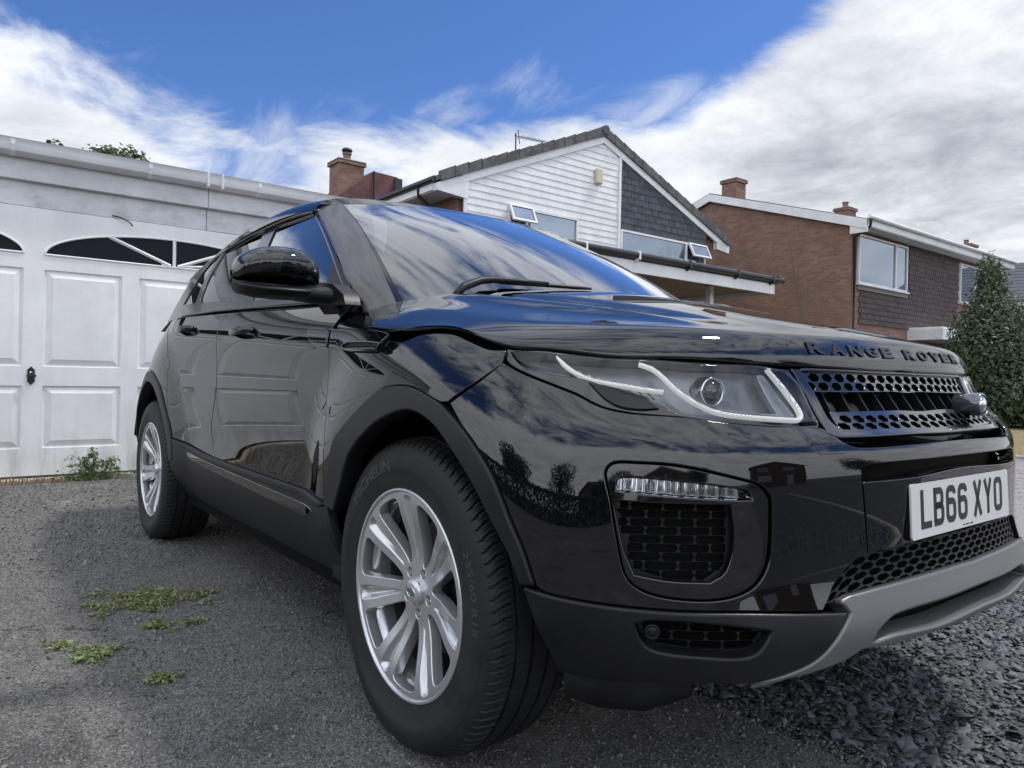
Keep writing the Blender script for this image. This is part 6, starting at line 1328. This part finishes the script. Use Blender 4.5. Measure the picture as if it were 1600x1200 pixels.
chimney(fp, -13.2, 38.2, 6.2, 7.9, .85, .7); fp(MB().tube([(-9.6, 37.5, 6.7), (-9.6, 37.5, 8.15)], .03, 6).tube([(-10.2, 37.2, 8.1), (-8.4, 37.9, 8.2)], .02, 5), 'aerial_mast', M_blackp)
# ---- house behind the garage: chimney and tiled dormer
BO = (-16, 7, 0); H4 = empty('brick_house', BO, 0, 'brick house behind the garage showing only its chimney and a dark red dormer', 'house'); bp_ = lambda mb, nm, m, par=None, sharp=None: gpart(mb, nm, m, par, H4, BO, sharp)
M_redt = mat('dark_red_tile', (.11, .045, .045), .7, var=(3, .3))
bp_(MB().box((-22, 4.2, 0), (-16.6, 9.4, 4.9)), 'wall', M_brick)
bp_(MB().add([(x, y, z) for x in (-16.05, -18.5) for y, z in ((5.75, 5.25), (7.09, 6.33), (7.82, 6.30), (7.95, 4.8), (5.75, 4.8))], [(0, 4, 3, 2, 1), (5, 6, 7, 8, 9), (0, 1, 6, 5), (1, 2, 7, 6), (2, 3, 8, 7)]), 'dormer', M_redt)
bp_(MB().box((-16.04, 7.085, 4.9), (-16.0, 7.11, 6.33)).box((-16.04, 7.70, 4.9), (-15.99, 7.93, 6.26)), 'lead_flashing', M_blackp)
chimney(bp_, -16.9, 6.72, 4.8, 6.55, .72, .62)
bp_(MB().lathe([(0, 7.06), (.12, 7.05), (.15, 7.0), (.12, 6.95), (0, 6.94)], 16, Matrix.Translation((-16.9, 6.72, 0))), 'chimney_cowl', M_blackp)
# ---- trees and shrubs
r_ = random.Random(4)
bl = [(0, .25, 1.0, 1.15, 1.15, 1.05), (.3, 1.3, 1.1, 1.5, 1.3, 1.05), (0, -.25, 1.6, .8, .8, 1.0), (.1, -.05, 2.3, .7, .62, .9), (0, .5, 1.9, .8, .8, .85), (0, .1, 3.0, .38, .34, .7), (0, .05, 3.5, .26, .26, .5), (.6, .6, .6, 1.3, 1.6, .7)]
tree('evergreen_shrub', (-4.9, 16.9, 0), bl, 34000, .075, M_leafd, 'tall pointed dark evergreen shrub on the dry lawn before the brick house', 'shrub', (.09, 1.), 11)
tree('hedge_bush', (-2.9, 17.3, 0), [(0, 0, .8, 1.3, 1.2, .9), (.8, .9, .9, 1.3, 1.3, 1.0), (-.6, -.5, .5, .9, .8, .6)], 16000, .07, M_leafm, 'rounded green bush at the foot of the tall evergreen shrub', 'bush', (.06, .5), 12)
tree('garden_tree', (-13, .55, .30), [(0, .15, 4.05, .5, .40, .50), (.1, -.25, 4.0, .5, .35, .45), (-.2, .45, 3.8, .5, .35, .5), (0, -.95, 4.0, .3, .16, .42)], 4200, .085, M_leafm, 'leafy tree top showing over the garage roof', 'tree', (.12, 2.5), 13)
M_twig = mat('bare_twig', (.13, .115, .10), .9)
bare = MB(); rr = random.Random(9)
for k in range(15):
    y0, y1 = rr.uniform(16.1, 16.5), rr.uniform(15.2, 17.4); h = rr.uniform(4.0, 5.6); bare.tube([(-8.9, y0, 0), (-8.9, (y0+y1)/2, h*.6), (-8.9, y1, h)], [.011, .007, .003], 4)
tg = tag(bare.build('bare_climber', M_twig), 'bare twiggy tree against the side wall of the brick house', 'tree')
# behind the camera: what the paint mirrors
def back_house(x, y0, y1, label, m):
    o_ = (x, (y0+y1)/2, 0); h_ = empty('house_opposite', o_, 0, label, 'house'); q = lambda mb, nm, mm, par=None, sharp=None: gpart(mb, nm, mm, par, h_, o_, sharp); ymid = (y0+y1)/2
    q(MB().add([(X, y, z) for X in (x, x+8) for y, z in ((y0, 0), (y1, 0), (y1, 4.9), (ymid, 6.9), (y0, 4.9))], [(4, 3, 2, 1, 0), (5, 6, 7, 8, 9), (0, 5, 9, 4), (1, 2, 7, 6), (0, 1, 6, 5)]), 'wall', m)
    q(MB().add([(X, y, z) for X in (x-.3, x+8.3) for y, z in ((y0-.4, 4.8), (ymid, 7.05), (y1+.4, 4.8), (y1+.4, 4.68), (ymid, 6.93), (y0-.4, 4.68))], [(0, 1, 4, 5), (1, 2, 3, 4), (6, 11, 10, 7), (7, 10, 9, 8), (0, 6, 7, 1), (1, 7, 8, 2)]), 'roof', M_rtile)
    for a in (y0+1., ymid+.8): q(MB().box((x-.05, a, 3.2), (x+.0, a+1.8, 4.4)), 'window_frame', M_white); q(MB().box((x-.06, a+.08, 3.28), (x-.051, a+1.72, 4.32)), 'pane', M_glassH)
    q(MB().box((x-.05, y0+1, .9), (x, y0+3.2, 2.1)), 'window_frame', M_white); q(MB().box((x-.05, ymid+1.4, 0), (x, ymid+2.4, 2.05)), 'front_door', M_white)
back_house(24, -22, -13, 'brick house across the road with a shallow tiled gable, left of the driveway', M_brick); back_house(26, 1, 10, 'brick house across the road facing the driveway, white window frames', M_brick2)
back_house(20, -40, -30, 'brick house at the end of the road behind the left boundary', M_brick2)
for i, (x, y, s_) in enumerate(((15, -20, 1.3), (20, -7, 1.0), (19, 14, 1.4), (-1, -15, 1.1), (8, -24, 1.5))):
    b_ = [(r_.uniform(-1, 1)*s_, r_.uniform(-1, 1)*s_, (2.6+r_.uniform(-.8, 1.3))*s_, 1.2*s_, 1.2*s_, 1.0*s_) for _ in range(6)]
    tree('street_tree', (x, y, 0), b_, 5000, .22, M_leafd, ['round tree across the road beside the left hand house', 'small tree standing between the two houses opposite', 'large tree right of the houses opposite', 'garden tree beyond the left side of the driveway', 'tall tree at the far left end of the road'][i], 'tree', (.15*s_, 2.2*s_), 20+i)
hd_ = empty('garden_hedge', (2, -11, 0), 0, 'clipped green hedge along the left side of the driveway', 'hedge'); r5 = np.random.default_rng(5); n = 12000; P = np.stack([r5.uniform(-7, 7, n), r5.choice([-.45, .45], n)+r5.normal(0, .07, n), r5.uniform(0, 1.5, n)], 1); tp = r5.random(n) < .3; P[tp, 2] = 1.5+r5.normal(0, .05, tp.sum()); P[tp, 1] = r5.uniform(-.45, .45, tp.sum())
N_ = r5.normal(0, 1, (n, 3)); N_ /= np.linalg.norm(N_, axis=1)[:, None]; leaves(P, N_, .16, M_leafd, 'foliage', hd_, .6, 6)
# ---- weeds
def weed_patch(cx, cy, rx_, ry_, n, label, straw=0, seed=1):
    t = empty('weed_patch', (cx, cy, 0), 0, label, 'weeds', 'weeds growing through the tarmac'); r = np.random.default_rng(seed)
    k = max(3, n//26); C = np.stack([r.normal(0, rx_*.5, k), r.normal(0, ry_*.5, k)], 1); i = r.integers(0, k, n); P = np.zeros((n, 3)); P[:, :2] = C[i]+r.normal(0, .017, (n, 2)); P[:, 2] = .003+np.abs(r.normal(0, .007, n))
    N_ = np.stack([r.normal(0, .35, n), r.normal(0, .35, n), np.ones(n)], 1); N_ /= np.linalg.norm(N_, axis=1)[:, None]; leaves(P, N_, .017, M_weed, 'foliage', t, .42, seed, .10)
    if straw:
        m_ = MB()
        for _ in range(straw): a, b = r.normal(-.2*rx_, rx_*.45), r.normal(.1*ry_, ry_*.45); c, d = r.normal(0, .022, 2); m_.tube([(a, b, .003), (a+c*.5, b+d*.5, .010+r.random()*.01), (a+c, b+d, .006)], .0009, 3)
        s_ = m_.build('dead_stems', M_straw, t); s_['kind'] = 'stuff'
weed_patch(-1.52, -1.17, .17, .20, 1700, 'largest flat patch of green and brown weeds on the tarmac', 170, 31)
weed_patch(-1.03, -1.42, .07, .06, 420, 'small green weed tuft near the left edge of the tarmac', 20, 32); weed_patch(-1.16, -1.50, .05, .03, 90, 'sparse thin weed left of the small green tuft', 6, 37)
weed_patch(-.72, -1.29, .035, .035, 170, 'lone small weed tuft nearest the camera', 12, 33); weed_patch(-1.20, -1.19, .06, .04, 210, 'scattered weed sprigs just below the largest patch', 14, 34)
weed_patch(-1.17, -1.10, .03, .03, 90, 'tiny yellowish weed sprig right of the scattered sprigs', 10, 35)
def weed_plant():
    t = empty('weed_plant', (-5.13, -.85, 0), 0, 'straggly green weed growing at the foot of the garage door', 'weed'); r = np.random.default_rng(41); st = MB(); P = []; N_ = []
    for k in range(20):
        a = r.uniform(-1, 1); L = r.uniform(.12, .30); up = .22*(1-abs(a)*.55)*r.uniform(.4, 1.15); y0 = r.normal(0, .05); pts = [(r.normal(0, .02), y0, 0), (.02, y0+a*L*.4, up*.8), (.03+r.normal(0, .02), y0+a*L*.95, up+r.normal(0, .02)), (.03+r.normal(0, .02), y0+a*L*1.35, up*1.0-abs(a)*.02)]
        st.tube(pts, [.0035, .003, .002, .001], 4)
        for _ in range(26): s_ = r.random()**.7*3; i = min(2, int(s_)); f = s_-i; q = np.array(pts[i])*(1-f)+np.array(pts[i+1])*f+r.normal(0, .010, 3); P.append(q); d = r.normal(0, 1, 3); d[2] += .6; N_.append(d/np.linalg.norm(d))
    for _ in range(260): P.append((r.normal(0, .03), r.normal(0, .11), abs(r.normal(0, .045))+.005)); d = r.normal(0, 1, 3); d[0] += .8; N_.append(d/np.linalg.norm(d))
    st.build('stems', M_weed, t)['kind'] = 'stuff'; leaves(np.array(P), np.array(N_), .030, leaf_mat('garage_weed_leaf', (.10, .15, .07), (.22, .28, .14)), 'foliage', t, .42, 42)
weed_plant()
r6 = np.random.default_rng(77); m_ = MB()
for _ in range(420):
    y = r6.uniform(-2.2, -1.0) if r6.random() < .75 else r6.uniform(-1, .1); x = -5.17+abs(r6.normal(0, .04)); m_.tube([(x, y, 0.0), (x+r6.normal(0, .02), y+r6.normal(0, .02), r6.uniform(.015, .06))], .0022, 3)
tag(m_.build('dead_moss', M_straw), 'brown dead moss and stems along the concrete under the garage door', 'moss', kind='stuff')
m_ = MB().tube([(-1.30, -1.40, .004), (-1.36, -1.36, .014), (-1.42, -1.30, .004)], .0016, 4); tag(m_.build('dry_grass_stalk', M_straw), 'single pale dry grass stalk lying by the weeds', 'stalk')
